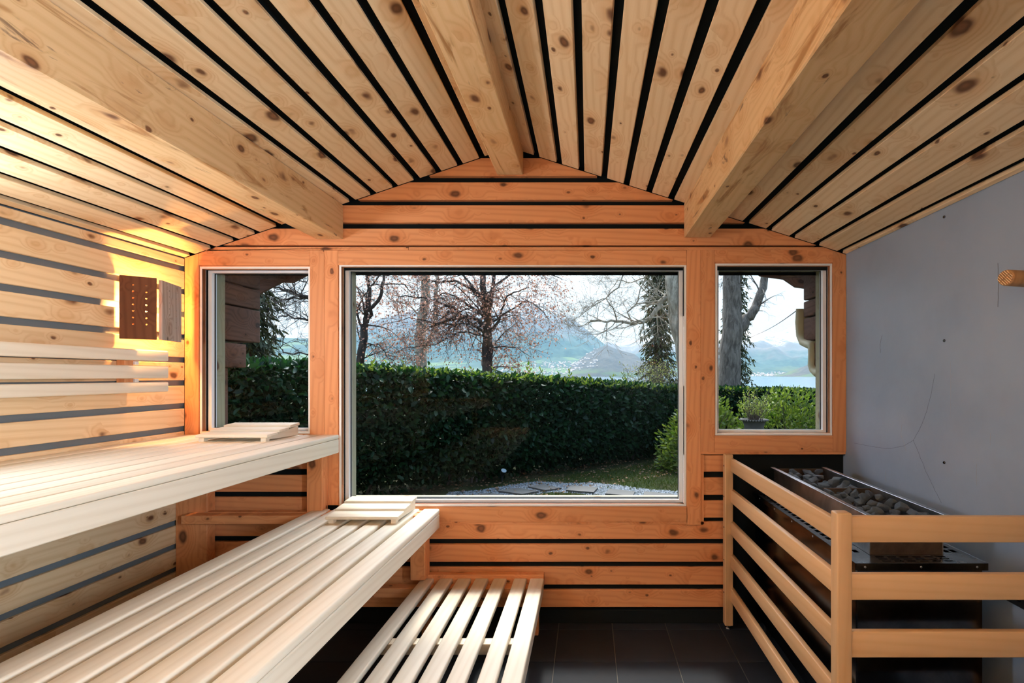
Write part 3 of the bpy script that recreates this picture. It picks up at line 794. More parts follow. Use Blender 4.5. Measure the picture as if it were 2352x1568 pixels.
# socket low on the right wall
sk = empty('wall_socket', (XR, 1.62, .66), 'dark square socket low on the grey wall behind the front rails', 'socket')
cov = bar('cover', (XR-.008, XR-.0005, 1.60, 1.68, .62, .70), 'z', SEAL, sk, .002)
bar('insert', (XR-.011, XR-.008, 1.62, 1.66, .64, .68), 'z', STEEL_D, cov, .001)
# cracks, hair-thin grooves in the plaster
def tube(pts, r, n=6, closed=False, rr=None):
    V = []; Fc = []; prev = None
    for i, p in enumerate(pts):
        a = pts[max(0, i-1)]; b = pts[min(len(pts)-1, i+1)]; d = (Vector(b)-Vector(a)).normalized()
        u = d.orthogonal().normalized() if prev is None else (prev-d*prev.dot(d)).normalized()
        prev = u; v = d.cross(u); R_ = rr[i] if rr is not None else r
        for k_ in range(n):
            t = 2*PI*k_/n; V.append(Vector(p)+u*math.cos(t)*R_+v*math.sin(t)*R_)
    for i in range(len(pts)-1):
        for k_ in range(n): a = i*n+k_; b = i*n+(k_+1) % n; Fc.append((a, b, b+n, a+n))
    return V, Fc
CRACK = flat('crack_dark', (.05, .055, .06), .9); DRIP = flat('drip_stain', (.10, .105, .115), .8); LIME = flat('lime_streak', (.34, .36, .40), .7)  # cracks are plain dark lines
def wall_line(name, pxs, r, mat, jit=0.6):
    pts = []
    for (a, b_), (c, d) in zip(pxs[:-1], pxs[1:]):
        for t in np.linspace(0, 1, 6, endpoint=False):
            px = a+(c-a)*t+random.uniform(-jit, jit); py = b_+(d-b_)*t+random.uniform(-jit, jit)
            Y = XR*F/(px-CX); pts.append((XR+r*.45, Y, wz(py, Y)))
    V, Fc = tube(pts, r, 5); link(name, mesh(name, V, Fc), mat, wall_right)
wall_line('crack', [(1962, 1017), (2000, 1025), (2040, 1030), (2075, 1024), (2098, 1011), (2115, 980), (2130, 940), (2140, 900), (2148, 850)], .0007, CRACK)
wall_line('crack', [(2098, 1011), (2112, 1045), (2130, 1090), (2150, 1130), (2165, 1160)], .0008, CRACK)
wall_line('stain', [(2292, 604), (2293, 650), (2292, 716)], .0013, DRIP, .2)
wall_line('stain', [(2071, 975), (2070, 1000), (2078, 1022), (2083, 1040)], .0013, LIME)
wall_line('stain', [(2183, 830), (2184, 900), (2182, 970)], .0007, LIME)
wall_line('stain', [(2243, 1065), (2242, 1095), (2243, 1118)], .0014, LIME)
wall_line('stain', [(2034, 1082), (2035, 1110)], .0018, LIME)
wall_line('stain', [(2026, 770), (2022, 790), (2022, 815)], .0012, DRIP)
wall_line('stain', [(2022, 1000), (2022, 1030)], .0010, LIME)
wall_line('stain', [(2275, 995), (2274, 1030)], .0010, LIME)

# ------------------------------------------------------------------ outside: roof overhang, log brackets
def wavy_tiles():
    V = []; Fc = []; n = 60; xs = np.linspace(XL-.35, XR+.35, 3*n)
    rows_ = 9
    for j in range(rows_+1):
        y = YR-.3+(OUTY+.05-(YR-.3))*j/rows_
        for x in xs: V.append((x, y, roof_z(x)+.165+.018*abs(math.sin(x*11))))
    m = len(xs)
    for j in range(rows_):
        for i in range(m-1): a = j*m+i; Fc.append((a, a+1, a+1+m, a+m))
    return mesh('roof_tiles', V, Fc)
roof = roofprism('roof', .125, .16, YR-.3, OUTY, LOG, XL-.35, XR+.35)
tag(roof, 'dark tiled roof overhang above the windows outside', 'roof', kind='structure')
link('roof_tile_layer', wavy_tiles(), LOG, roof, kind='stuff')
# scalloped barge board along the roof edge
for s_, (xa, xb) in ((-1, (XL-.35, Rx)), (1, (Rx, XR+.35))):
    P = []; nn = 26
    for i in range(nn+1):
        x = xa+(xb-xa)*i/nn; P.append((x, roof_z(x)+.02+.018*math.sin(i*PI/1.5)))
    P += [(xb, roof_z(xb)+.17), (xa, roof_z(xa)+.17)]
    prism('barge_board', P, OUTY, OUTY+.025, 'x', LOG, roof)
# curved brackets under the eave
def bracket(side):
    xin = wx(516, 2.95)+.0 if side < 0 else 1.405
    xout = xin-.16 if side < 0 else xin+.16
    t = empty('log_bracket', ((xin+xout)/2, 3.1, 1.3), ('stepped dark brown log ends outside the small left window' if side < 0 else
              'stepped dark brown log ends with cream edging outside the small right window'), 'log wall')
    if side < 0: tiers = [(788, 714, 592), (712, 668, 592), (666, 560, 592), (845, 790, 560)]; fx = 2.235
    else: tiers = [(691, 560, 1845), (730, 693, 1845), (785, 732, 1845), (847, 787, 1868)]; fx = 1.405
    for (yb, yt, px) in tiers:
        Y = abs(fx*F/(px-CX)); z0 = wz(yb, Y); z1 = wz(yt, Y)
        bar('log', (min(xin, xout), max(xin, xout), 2.90, Y, z0+.002, z1-.001), 'y', LOG, t, .008, 2)
    if side < 0:
        bar('log', (min(xin, xout)-.1, max(xin, xout)-.03, 2.90, 3.02, .3, wz(845, 3.1)), 'z', LOG, t, .004)
    else:
        # cream scroll board following the steps
        pts = [(1838, 709), (1836, 740), (1838, 770), (1845, 786), (1856, 791), (1866, 792), (1867, 815), (1866, 838), (1870, 850), (1877, 857), (1888, 860)]
        Q3 = []
        for (px, py) in pts:
            Y = fx*F/(px-CX); Q3.append((fx+.02, Y, wz(py, Y)))
        V, Fc = tube(Q3, .03, 10); n_ = 10
        V = [Vector((fx+.02+(v.x-fx-.02)*1.6, v.y, v.z)) for v in V]
        Fc += [list(range(n_))[::-1], list(range(len(V)-n_, len(V)))]
        o = link('scroll_edging', smooth(mesh('scroll', V, Fc)), CREAM, t)
    # arched brace under the roof
    xa = (xin+xout)/2
    P = []
    top = roof_z(xa)+.10
    for i in range(9):
        u = i/8; P.append((2.905+(OUTY-.02-2.905)*u, top-.30*(1-u)**2-.05))
    P += [(OUTY-.02, top), (2.905, top)]
    prism('arched_brace', P, xa-.06, xa+.06, 'y', LOG, t, plane='yz')
bracket(-1); bracket(1)

# ------------------------------------------------------------------ garden ground
GZ = -.20
def ground_mat():
    k = N('garden_soil_and_turf', .9, .1); tc = k.n('TexCoord'); P = tc.outputs['Object']
    a = k.noise(P, 2.2, 5., .65); b = k.noise(P, 30., 4., .7)
    c = k.mix(k.smooth(a, .4, .6), (.016, .028, .007), (.028, .022, .011)); c = k.mix(k.smooth(b, .3, .8), c, (.040, .050, .012))
    k.col(c); k.bump(b, .8, .03); return k.m
gnd = link('ground', boxmesh(60, 32, .3, 0).copy(), ground_mat(), None, Matrix.Translation((4, 2.95+16, GZ-.15)), 'structure')
tag(gnd, 'garden ground with thin turf outside the windows', 'ground', kind='structure')
def ground_at(px, py, z=GZ): Y = F*(H-z)/(py-CY); return Vector(((px-CX)/F*Y, Y, z))
# lawn blades
def blades(n, xr_, yr_, h, mat, name, label, cat, keep=lambda x, y: True):
    x = rs.uniform(*xr_, n); y = rs.uniform(*yr_, n); ok = np.array([keep(a, b) for a, b in zip(x, y)]); x = x[ok]; y = y[ok]; n = len(x)
    a = rs.uniform(0, 6.28, n); hh = h*rs.uniform(.5, 1.3, n); w = .004; lx = rs.normal(0, .35, n)*hh; ly = rs.normal(0, .35, n)*hh
    V = np.zeros((n, 3, 3)); V[:, 0] = np.c_[x-w*np.cos(a), y-w*np.sin(a), np.full(n, GZ)]; V[:, 1] = np.c_[x+w*np.cos(a), y+w*np.sin(a), np.full(n, GZ)]
    V[:, 2] = np.c_[x+lx, y+ly, GZ+hh]
    o = link(name, fast(name, V.reshape(-1, 3), np.arange(n*3).reshape(-1, 3)), mat); tag(o, label, cat, kind='stuff'); return o
# hedge line in plan (front face)
HL = [(-5.2, 4.2), (-2.95, 5.95), (1.84, 9.6), (7.5, 9.9)]
HT = [1.62, 1.50, 1.14, .98]         # height of its top edge, world z
HLv = [Vector((p[0], p[1])) for p in HL]
def hedge_frame(s):
    """s in 0..1 along the whole line"""
    Ls = [(HLv[i+1]-HLv[i]).length for i in range(3)]; tot = sum(Ls); d = s*tot
    for i in range(3):
        if d <= Ls[i] or i == 2:
            u = d/Ls[i]; p = HLv[i].lerp(HLv[i+1], u); t = (HLv[i+1]-HLv[i]).normalized(); nn = Vector((t.y, -t.x))
            return p, t, nn, HT[i]+(HT[i+1]-HT[i])*u
        d -= Ls[i]
def path_x(y): return 0
stones_px = [[(1081.6, 1137.8), (1115, 1131.4), (1158, 1135.2), (1137.8, 1142.2)], [(1144, 1126.3), (1188.8, 1119.3), (1237, 1127), (1199, 1134)],
             [(1213, 1116.7), (1245, 1111.6), (1289.5, 1119.3), (1252.5, 1125)], [(1300, 1124.7), (1312, 1113.5), (1373.5, 1118.6), (1363, 1129.8)],
             [(1389.8, 1132.9), (1400, 1121.6), (1458, 1127.8), (1454, 1138)], [(1477.6, 1141), (1479.6, 1127.8), (1549, 1134), (1548, 1146)],
             [(1570, 1150), (1572, 1137), (1640, 1145), (1642, 1158)]]
path = [ground_at(*p) for p in [(1020, 1150), (1060, 1141), (1118, 1136), (1190, 1126), (1250, 1118), (1340, 1121), (1425, 1130), (1515, 1138), (1600, 1148), (1700, 1160)]]
def dist_path(x, y):
    m = 9
    for a, b_ in zip(path[:-1], path[1:]):
        d = Vector((b_.x-a.x, b_.y-a.y)); v = Vector((x-a.x, y-a.y)); t = max(0, min(1, v.dot(d)/d.dot(d))); m = min(m, (v-d*t).length)
    return m
pth = empty('path', ground_at(1300, 1120), 'curved garden path of stone slabs set in grey gravel', 'path', kind='structure')
STN = slate_mat('path_slab_stone', (.07, .066, .06), (.11, .10, .09), .8)
for q in stones_px:
    P = [ground_at(*p, GZ+.03) for p in q]
    prism('slab', [(p.x, p.y) for p in P], GZ-.01, GZ+.03, 'x', STN, pth, plane='xy')
n = 16000; V = []; 
GX = rs.uniform(-1.9, 2.6, 60000); GY = rs.uniform(5.8, 7.6, 60000)
ok = np.array([dist_path(a, b) < .34+.05*math.sin(a*5) for a, b in zip(GX, GY)]); GX = GX[ok][:9000]; GY = GY[ok][:9000]
oc = np.array([(1, 0, 0), (0, 1, 0), (-1, 0, 0), (0, -1, 0), (0, 0, 1)], float); n = len(GX)
sc_ = rs.uniform(.008, .017, n); an = rs.uniform(0, 6.28, n)
VV = np.zeros((n, 5, 3))
for i in range(5):
    px_ = oc[i, 0]*np.cos(an)-oc[i, 1]*np.sin(an); py_ = oc[i, 0]*np.sin(an)+oc[i, 1]*np.cos(an)
    VV[:, i] = np.c_[GX+px_*sc_, GY+py_*sc_*.8, GZ+oc[i, 2]*sc_]
Ff = (np.array([(0, 1, 4), (1, 2, 4), (2, 3, 4), (3, 0, 4)])[None]+(np.arange(n)*5)[:, None, None]).reshape(-1, 3)
GRAV = leaf_mat('grey_gravel', (.07, .08, .09), (.26, .28, .30), .9, .1, trans=0.)
link('gravel', fast('gravel', VV.reshape(-1, 3), Ff), GRAV, pth, kind='stuff')
def lawn_keep(x, y):
    if dist_path(x, y) < .33: return False
    # keep off the bare strip along the hedge foot
    return not (y-x*.76 > 7.95 and x < 2.2)
blades(60000, (-2.4, 5.5), (4.9, 10.0), .045, GRASSM, 'grass', 'short lawn grass around the slab path', 'grass', lawn_keep)
# leaf litter along the hedge foot
n = 2600; s_ = rs.uniform(0, .8, n); off = rs.uniform(-.6, 1.2, n); V = []; 
for a, b_ in zip(s_, off):
    p, t, nn, h_ = hedge_frame(a); c = p+nn*b_; r_ = random.uniform(.012, .03); an_ = random.uniform(0, 6.28); u = Vector((math.cos(an_), math.sin(an_)))
    v = Vector((-u.y, u.x)); z = GZ+random.uniform(.005, .03); e_ = random.uniform(-.012, .012)
    V += [(c.x-u.x*r_, c.y-u.y*r_, z), (c.x+v.x*r_*.5, c.y+v.y*r_*.5, z+e_+.004), (c.x+u.x*r_, c.y+u.y*r_, z+.006), (c.x-v.x*r_*.5, c.y-v.y*r_*.5, z-e_)]
o = link('leaf_litter', fast('litter', V, np.arange(len(V)).reshape(-1, 4)), LITTER); tag(o, 'dry fallen leaves along the foot of the hedge', 'leaves', kind='stuff')

# ------------------------------------------------------------------ hedge
def leafset(n_, pos, size, dirs, width=.42):
    """pos (n,3); dirs (n,3) leaf direction; folded 2-quad leaf"""
    d = dirs/np.linalg.norm(dirs, axis=1, keepdims=True)
    r = rs.normal(size=(n_, 3)); s = np.cross(d, r); s /= np.linalg.norm(s, axis=1, keepdims=True); nn = np.cross(s, d)
    L = size[:, None]; w = L*width*.5
    b = pos; m = pos+d*L*.5+nn*L*.03; tip = pos+d*L-nn*L*.08
    l1 = pos+d*L*.30+s*w+nn*L*.08; l2 = pos+d*L*.72+s*w*.8+nn*L*.05; r1 = pos+d*L*.30-s*w+nn*L*.08; r2 = pos+d*L*.72-s*w*.8+nn*L*.05
    V = np.stack([b, l1, l2, tip, r2, r1, m], 1).reshape(-1, 3)
    fb = np.array([(0, 1, 6), (1, 2, 6), (2, 3, 6), (3, 4, 6), (4, 5, 6), (5, 0, 6)])
    return V, (fb[None]+(np.arange(n_)*7)[:, None, None]).reshape(-1, 3)
hedge = empty('hedge', (HL[1][0], HL[1][1], GZ), 'tall clipped laurel hedge in front of the lake', 'hedge')
def hedge_pts(n_):
    P = np.zeros((n_, 3)); D = np.zeros((n_, 3)); T_ = np.zeros(n_)
    for i in range(n_):
        s = random.random(); p, t, nn, zt = hedge_frame(s)
        u = random.random()
        bulge = .10*noise.noise(Vector((s*14, 0, 0)))+.07*noise.noise(Vector((s*40, 3, 0)))
        if u < .70:      # front face
            v = random.random(); z = GZ+.05+(zt-GZ-.05)*v; dep = abs(random.gauss(0, .16))
            face = .06*math.sin(v*PI)+bulge-.28*max(0, .22-v)/.22-.12*max(0, v-.88)/.12
            c = p+nn*(face-dep); D[i] = (nn.x*.8+random.gauss(0, .55), nn.y*.8+random.gauss(0, .55), random.gauss(-.15, .55))
        elif u < .92:    # top
            dep = random.uniform(-.02, .95); z = zt-abs(random.gauss(0, .05))+.04*noise.noise(Vector((s*50, dep*3, 1)))
            c = p+nn*(bulge-dep); D[i] = (random.gauss(0, .6), random.gauss(0, .6), abs(random.gauss(.7, .5)))
        else:            # back face
            v = random.random(); z = GZ+.05+(zt-GZ-.05)*v; c = p-nn*(.95+random.uniform(-.1, .05)); D[i] = (random.gauss(0, 1), random.gauss(.5, 1), random.gauss(0, .5))
        P[i] = (c.x, c.y, z); T_[i] = (z-GZ)/(zt-GZ)
    return P, D, T_
P_, D_, T_ = hedge_pts(62000)
PI_ = np.zeros((34000, 3))
for i in range(len(PI_)):
    s = random.random(); p, t, nn, zt = hedge_frame(s); c = p-nn*random.uniform(.12, .85); v_ = random.random()
    PI_[i] = (c.x, c.y, GZ+.22*(1-v_)**3+(zt-GZ-.10)*v_)
P_ = np.vstack([P_, PI_]); D_ = np.vstack([D_, rs.normal(size=(len(PI_), 3))])
V, Fc = leafset(len(P_), P_, rs.uniform(.065, .125, len(P_)), D_, .5)
link('foliage', fast('foliage', V, Fc), LAUREL, hedge, kind='stuff')
n_ = 3600; TP = np.zeros((n_, 3)); TD = np.zeros((n_, 3))  # extra top leaves, sunlit look painted in by their yellow-green colour
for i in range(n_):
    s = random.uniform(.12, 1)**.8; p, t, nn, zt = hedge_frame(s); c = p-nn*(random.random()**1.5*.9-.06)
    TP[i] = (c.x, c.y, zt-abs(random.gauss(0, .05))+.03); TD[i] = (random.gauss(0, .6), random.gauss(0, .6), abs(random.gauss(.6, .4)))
v, f = leafset(n_, TP, rs.uniform(.05, .09, n_), TD); link('sunlit_top_foliage', fast('topf', v, f), LAUREL_Y, hedge, kind='stuff')
# stems inside
V = []; Fc = []; 
for i in range(170):
    s = (i+.5)/170; p, t, nn, zt = hedge_frame(s); c = p-nn*random.uniform(.25, .7)
    pts = [Vector((c.x, c.y, GZ))]
    for q in range(5): pts.append(pts[-1]+Vector((random.gauss(0, .06), random.gauss(0, .06), (zt-GZ)*.19)))
    a, b_ = tube(pts, .02, 5, rr=[.022, .019, .016, .012, .009, .006]); k0 = len(V); V += a; Fc += [tuple(x+k0 for x in f) for f in b_]
link('stems', mesh('stems', V, Fc), BARK_D, hedge, kind='stuff')
# young shoots standing above the clipped top
def shoot(base, h, nleaf, mat, parent, nm='shoot'):
    V = []; Fc = []
    pts = [Vector(base)]
    lean = Vector((random.gauss(0, .12), random.gauss(0, .12), 1))
    for q in range(4): pts.append(pts[-1]+lean*h/4)
    a, b_ = tube(pts, .004, 4, rr=[.005, .004, .004, .003, .002]); V = [tuple(x) for x in a]; T3 = []
    for f in b_: T3 += [(f[0], f[1], f[2]), (f[0], f[2], f[3])]
    pos = []; dr = []
    for q in range(nleaf):
        u = (q+.5)/nleaf; p = Vector(base)+lean*h*u; an = q*2.4; pos.append(tuple(p)); dr.append((math.cos(an), math.sin(an), .7+u))
    v2, f2 = leafset(nleaf, np.array(pos), np.full(nleaf, .085)*rs.uniform(.7, 1.1, nleaf), np.array(dr))
    V2 = np.vstack([np.array(V), v2]); F2 = np.vstack([np.array(T3), f2+len(V)])
    link(nm, fast(nm, V2, F2), mat, parent)
for (px, py, hh) in [(1229, 845, .20), (1262, 850, .16), (1333, 848, .18), (1305, 862, .10), (1452, 858, .22), (1424, 868, .12), (1200, 862, .10), (1375, 872, .08), (1150, 865, .1), (870, 852, .10), (900, 856, .08),
                     (1240, 858, .12), (1460, 868, .12), (1395, 874, .07), (1100, 868, .08), (1010, 862, .08), (940, 858, .09)]:
    # find hedge point under this pixel column
    best = min((abs(CX+F*hedge_frame(s/400)[0].x/hedge_frame(s/400)[0].y-px), s) for s in range(401))[1]/400
    p, t, nn, zt = hedge_frame(best); c = p-nn*.25
    shoot((c.x, c.y, zt-.05), hh+.08, max(5, int(hh*55)), LAUREL_Y, hedge)
# nearest large leaves, one by one
lm = []
for q in range(6):
    v, f = leafset(1, np.zeros((1, 3)), np.array([1.]), np.array([[1., 0, 0]])); me = fast('leaf', v, f); me.materials.append(LAUREL); lm.append(me)
cnt = 0
while cnt < 240:
    s = random.uniform(.02, .62) if cnt > 120 else random.uniform(.18, .42)
    p, t, nn, zt = hedge_frame(s); v = random.random()**.7
    z = GZ+.2+(zt-GZ-.1)*v
    bulge = .10*noise.noise(Vector((s*14, 0, 0)))+.07*noise.noise(Vector((s*40, 3, 0)))
    c = p+nn*(.06*math.sin(v*PI)+bulge+.03); d = Vector((nn.x+random.gauss(0, .5), nn.y+random.gauss(0, .5), random.gauss(-.1, .6)))
    Mr = d.to_track_quat('X', 'Z').to_matrix().to_4x4() @ Matrix.Rotation(random.uniform(0, 6.28), 4, 'X')
    link('leaf', random.choice(lm), None, hedge, Matrix.Translation((c.x, c.y, z)) @ Mr @ Matrix.Scale(random.uniform(.09, .13), 4)); cnt += 1

# ------------------------------------------------------------------ garden spotlight, urn
g0 = ground_at(1153, 1107)
sp = empty('garden_spotlight', g0, 'small black garden spotlight on a spike at the hedge foot', 'spotlight')
link('spike', lathe([(.012, 0), (.014, .08), (.02, .085), (.02, .10)], 12), SEAL, sp, Matrix.Translation(g0))
Rl = Matrix.Rotation(.5, 4, 'X') @ Matrix.Rotation(.35, 4, 'Y')
hd = lathe([(.02, 0), (.035, .02), (.045, .09), (.045, .10)], 16); smooth(hd)
head_ = link('head', hd, SEAL, sp, Matrix.Translation(g0+Vector((0, 0, .10))) @ Rl)
link('lens', lathe([(.040, 0), (.040, .004)], 16), flat('lens_glass', (.5, .6, .65), .1), head_, Matrix.Translation(g0+Vector((0, 0, .10))) @ Rl @ Matrix.Translation((0, 0, .1005)))
UY = 6.6; uc = at(1732, 962, UY)
urn = empty('urn_planter', (uc.x, uc.y, GZ), 'weathered cast urn with handles holding a twiggy shrub', 'planter')
zt_ = uc.z-GZ
URNM = slate_mat('weathered_cast_iron', (.06, .057, .05), (.15, .14, .12), .8)
prof = [(.13, 0), (.13, .05), (.06, .10), (.05, .16), (.075, .22), (.115, .30)]
k_ = zt_-.55
prof = [(.15, 0), (.15, k_*.5), (.11, k_*.6), (.11, k_), (.13, k_+.02), (.055, k_+.07), (.05, k_+.13), (.09, k_+.17), (.125, k_+.24), (.13, k_+.33), (.128, k_+.45), (.15, k_+.52), (.185, k_+.545), (.185, zt_), (.165, zt_), (.15, zt_-.04)]
ub_ = smooth(lathe(prof, 32)); bowl = link('bowl', ub_, URNM, urn, Matrix.Translation((uc.x, uc.y, GZ)))
for i in range(32):
    a = 2*PI*i/32; bm = bmesh.new(); bmesh.ops.create_icosphere(bm, subdivisions=1, radius=.010); 
    me = _bc.get('bead')
    if me is None: me = bpy.data.meshes.new('bead'); bm.to_mesh(me); me.materials.append(URNM); _bc['bead'] = me
    bm.free(); link('rim_bead', me, None, bowl, Matrix.Translation((uc.x+.187*math.cos(a), uc.y+.187*math.sin(a), GZ+zt_-.012)))
for s_ in (-1, 1):
    pts = [Vector((uc.x+s_*(.125+.05*math.sin(a)), uc.y, GZ+k_+.27+.06*math.cos(a))) for a in np.linspace(0, PI, 9)]
    V, Fc = tube(pts, .012, 8); link('handle', smooth(mesh('handle', V, Fc)), URNM, bowl)
for i in range(10):
    a = -PI/2+(i-4.5)*.3; link('relief', _bc['bead'], None, bowl, Matrix.Translation((uc.x+.128*math.cos(a), uc.y+.128*math.sin(a), GZ+k_+.36+.03*math.sin(i*2.2))) @ Matrix.Scale(1.8, 4))
V = []; Fc = []; LP = []; LD = []
for i in range(70):
    a = random.uniform(0, 6.28); b_ = random.uniform(.1, .85); d = Vector((math.cos(a)*b_, math.sin(a)*b_, 1)).normalized(); L_ = random.uniform(.22, .46)
    p0 = Vector((uc.x, uc.y, GZ+zt_-.03))+Vector((math.cos(a), math.sin(a), 0))*random.uniform(0, .1)
    pts = [p0+d*L_*t+Vector((random.gauss(0, .008), random.gauss(0, .008), 0)) for t in (0, .33, .66, 1)]
    v, f = tube(pts, .003, 4, rr=[.004, .003, .0025, .0015]); k0 = len(V); V += v; Fc += [tuple(x+k0 for x in q) for q in f]
    for q in range(9):
        LP.append(tuple(p0+d*L_*random.uniform(.3, 1.05))); LD.append((d.x+random.gauss(0, .6), d.y+random.gauss(0, .6), d.z*.6+random.gauss(0, .4)))
link('shrub_twigs', mesh('tw', V, Fc), TWIG, urn, kind='stuff')
v, f = leafset(len(LP), np.array(LP), rs.uniform(.02, .045, len(LP)), np.array(LD)); link('shrub_foliage', fast('sf', v, f), SHRUBL, urn, kind='stuff')
# sunlit laurel bushes beside the urn
def bush(name, c, rx, ry, rz, n_, mat, label, size=(.05, .10)):
    o = empty(name, (c[0], c[1], GZ), label, 'bush')
    u = rs.normal(size=(n_, 3)); u /= np.linalg.norm(u, axis=1, keepdims=True); u[:, 2] = np.abs(u[:, 2])*1.0
    r = rs.uniform(.72, 1.05, n_)[:, None]; lump = np.array([1+.18*noise.noise(Vector(a)*2.5+Vector(c)) for a in u])[:, None]
    P = np.array(c)+u*r*lump*np.array([rx, ry, rz]); P[:, 2] += GZ-c[2]
    v, f = leafset(n_, P, rs.uniform(*size, n_), u+rs.normal(0, .5, (n_, 3))); link('foliage', fast('fol', v, f), mat, o, kind='stuff')
    V = []; Fc = []
    for i in range(14):
        a = random.uniform(0, 6.28); e_ = Vector((c[0]+math.cos(a)*rx*.7, c[1]+math.sin(a)*ry*.7, GZ+rz*random.uniform(.5, .9)))
        p0 = Vector((c[0]+random.gauss(0, .05), c[1]+random.gauss(0, .05), GZ)); vv, ff = tube([p0, p0.lerp(e_, .5)+Vector((0, 0, .1)), e_], .01, 5, rr=[.016, .01, .004])
        k0 = len(V); V += vv; Fc += [tuple(x+k0 for x in q) for q in ff]
    link('branches', mesh('br', V, Fc), TWIG, o, kind='stuff'); return o
bc = at(1800, 905, 8.0); bush('laurel_bush', (bc.x+.1, 8.1, 0), 1.0, .6, bc.z-GZ+.02, 5200, LAUREL_Y, 'sunlit yellow green laurel bush right of the urn')
bc = at(1672, 905, 7.6); bush('laurel_bush', (bc.x-.25, 8.2, 0), .75, .5, bc.z-GZ-.05, 3600, LAUREL_Y, 'sunlit yellow green laurel bush left of the urn')

# ------------------------------------------------------------------ trees
class TM:
    def __init__(s): s.V = []; s.F = []; s.tips = []
    def add(s, pts, r0, r1, n=6):
        rr = np.linspace(r0, r1, len(pts)); v, f = tube(pts, 0, n, rr=rr); k0 = len(s.V); s.V += v; s.F += [tuple(x+k0 for x in q) for q in f]
def grow(tm, p, d, L, r, depth, droop=0., wob=.25, minr=.0025, kids=(3, 5), leafy=True):
    steps = max(3, int(L/.16)); pts = [p.copy()]; d = d.normalized()
    for i in range(steps):
        d = (d+Vector((random.gauss(0, wob), random.gauss(0, wob), random.gauss(0, wob)))*.45+Vector((0, 0, -droop))*.3).normalized()
        pts.append(pts[-1]+d*L/steps)
    r1 = max(minr, r*.35); tm.add(pts, r, r1, 5 if r > .01 else 3)
    if leafy and depth <= 1: tm.tips += [q for q in pts[1:]]
    if depth > 0:
        for _ in range(random.randint(*kids)):
            i = random.randint(1, steps); q = pts[i]; dd = (pts[i]-pts[i-1]).normalized()
            side = Vector((random.gauss(0, 1), random.gauss(0, 1), random.gauss(.1, .8))).normalized()
            grow(tm, q, (dd*.7+side*.8), L*random.uniform(.4, .65), max(minr, (r+(r1-r)*i/steps)*.6), depth-1, droop, wob, minr, kids, leafy)
def limb(tm, pxs, Y, r0, r1, kid_n, kid_L, depth, droop=0., dy=0., leafy=True, n=8, sub=3, wob=.25, kids=(3, 5)):
    """main limb given by its points, with twigs growing out"""
    K = [at(a, b_, Y+dy*i/max(1, len(pxs)-1)) for i, (a, b_) in enumerate(pxs)]
    pts = []
    for i in range(len(K)-1):
        for t in range(sub):
            u = t/sub; q = K[i].lerp(K[i+1], u); pts.append(q+Vector((random.gauss(0, .012), random.gauss(0, .03), random.gauss(0, .012))))
    pts.append(K[-1]); tm.add(pts, r0, r1, n)
    for _ in range(kid_n):
        i = random.randint(1, len(pts)-1); dd = (pts[i]-pts[i-1]).normalized(); side = Vector((random.gauss(0, 1), random.gauss(0, .7), random.gauss(.1, .8))).normalized()
        rr = (r0+(r1-r0)*i/len(pts))
        grow(tm, pts[i], dd*.5+side, kid_L*random.uniform(.5, 1.2), max(.004, min(.02, rr*.45)), depth, droop, wob, kids=kids, leafy=leafy)
def finish(name, tm, label, mat, leafmat=None, per=1.0, size=(.03, .06), spread=.07, base=None):
    o = empty(name, base, label, 'tree')
    me = smooth(mesh('tb', tm.V, tm.F)); link('trunk_and_branches', me, mat, o)
    if leafmat is not None and tm.tips:
        P = []
        for q in tm.tips:
            for _ in range(rs.poisson(per)): P.append((q.x+random.gauss(0, spread), q.y+random.gauss(0, spread), q.z+random.gauss(0, spread)))
        P = np.array(P); n_ = len(P); v, f = leafset(n_, P, rs.uniform(*size, n_), rs.normal(size=(n_, 3)), .7)
        link('foliage', fast('fol', v, f), leafmat, o, kind='stuff')
    return o
# plum tree in the middle
tm = TM(); Y = 12.
base = at(1119, 875, Y); gb = Vector((base.x, Y, GZ))
limb(tm, [(1119, 1010), (1119, 870), (1117, 800), (1119, 740), (1115, 690), (1110, 640), (1104, 560), (1100, 480)], Y, .125, .05, 14, 1.2, 2, .1)
limb(tm, [(1121, 870), (1126, 800), (1122, 745), (1128, 690), (1134, 640), (1140, 560), (1150, 480)], Y-.05, .075, .03, 12, 1.2, 2, .1)
limb(tm, [(1113, 765), (1080, 741), (1040, 705), (1018, 698), (975, 684), (930, 680), (905, 678)], Y, .04, .010, 16, .9, 2, .35)
limb(tm, [(1108, 750), (1100, 735), (1075, 728), (1035, 735), (1008, 745), (990, 752)], Y-.1, .055, .02, 16, .9, 2, .7)
limb(tm, [(1110, 725), (1075, 700), (1045, 678), (1015, 672), (1000, 690)], Y+.2, .035, .012, 12, .9, 2, .4)
limb(tm, [(1108, 690), (1080, 662), (1045, 643), (1010, 648), (970, 640)], Y+.3, .045, .014, 14, 1., 2, .3)
limb(tm, [(1130, 760), (1145, 735), (1155, 700), (1165, 680), (1190, 668), (1215, 660)], Y, .035, .012, 16, 1.0, 2, .3)
limb(tm, [(1131, 740), (1170, 712), (1210, 690), (1240, 705), (1262, 735)], Y+.2, .025, .008, 18, .9, 2, .4)
limb(tm, [(1128, 800), (1160, 795), (1190, 800), (1220, 820)], Y, .018, .006, 14, .7, 2, .5)
limb(tm, [(1115, 690), (1060, 630), (1010, 610), (950, 600)], Y-.2, .03, .01, 16, 1., 2, .2)
limb(tm, [(1130, 660), (1180, 625), (1230, 620), (1290, 640)], Y-.2, .03, .008, 18, 1., 2, .2)
limb(tm, [(1108, 770), (1060, 760), (1000, 790), (930, 800), (890, 815)], Y-.3, .02, .006, 20, .8, 2, .2)
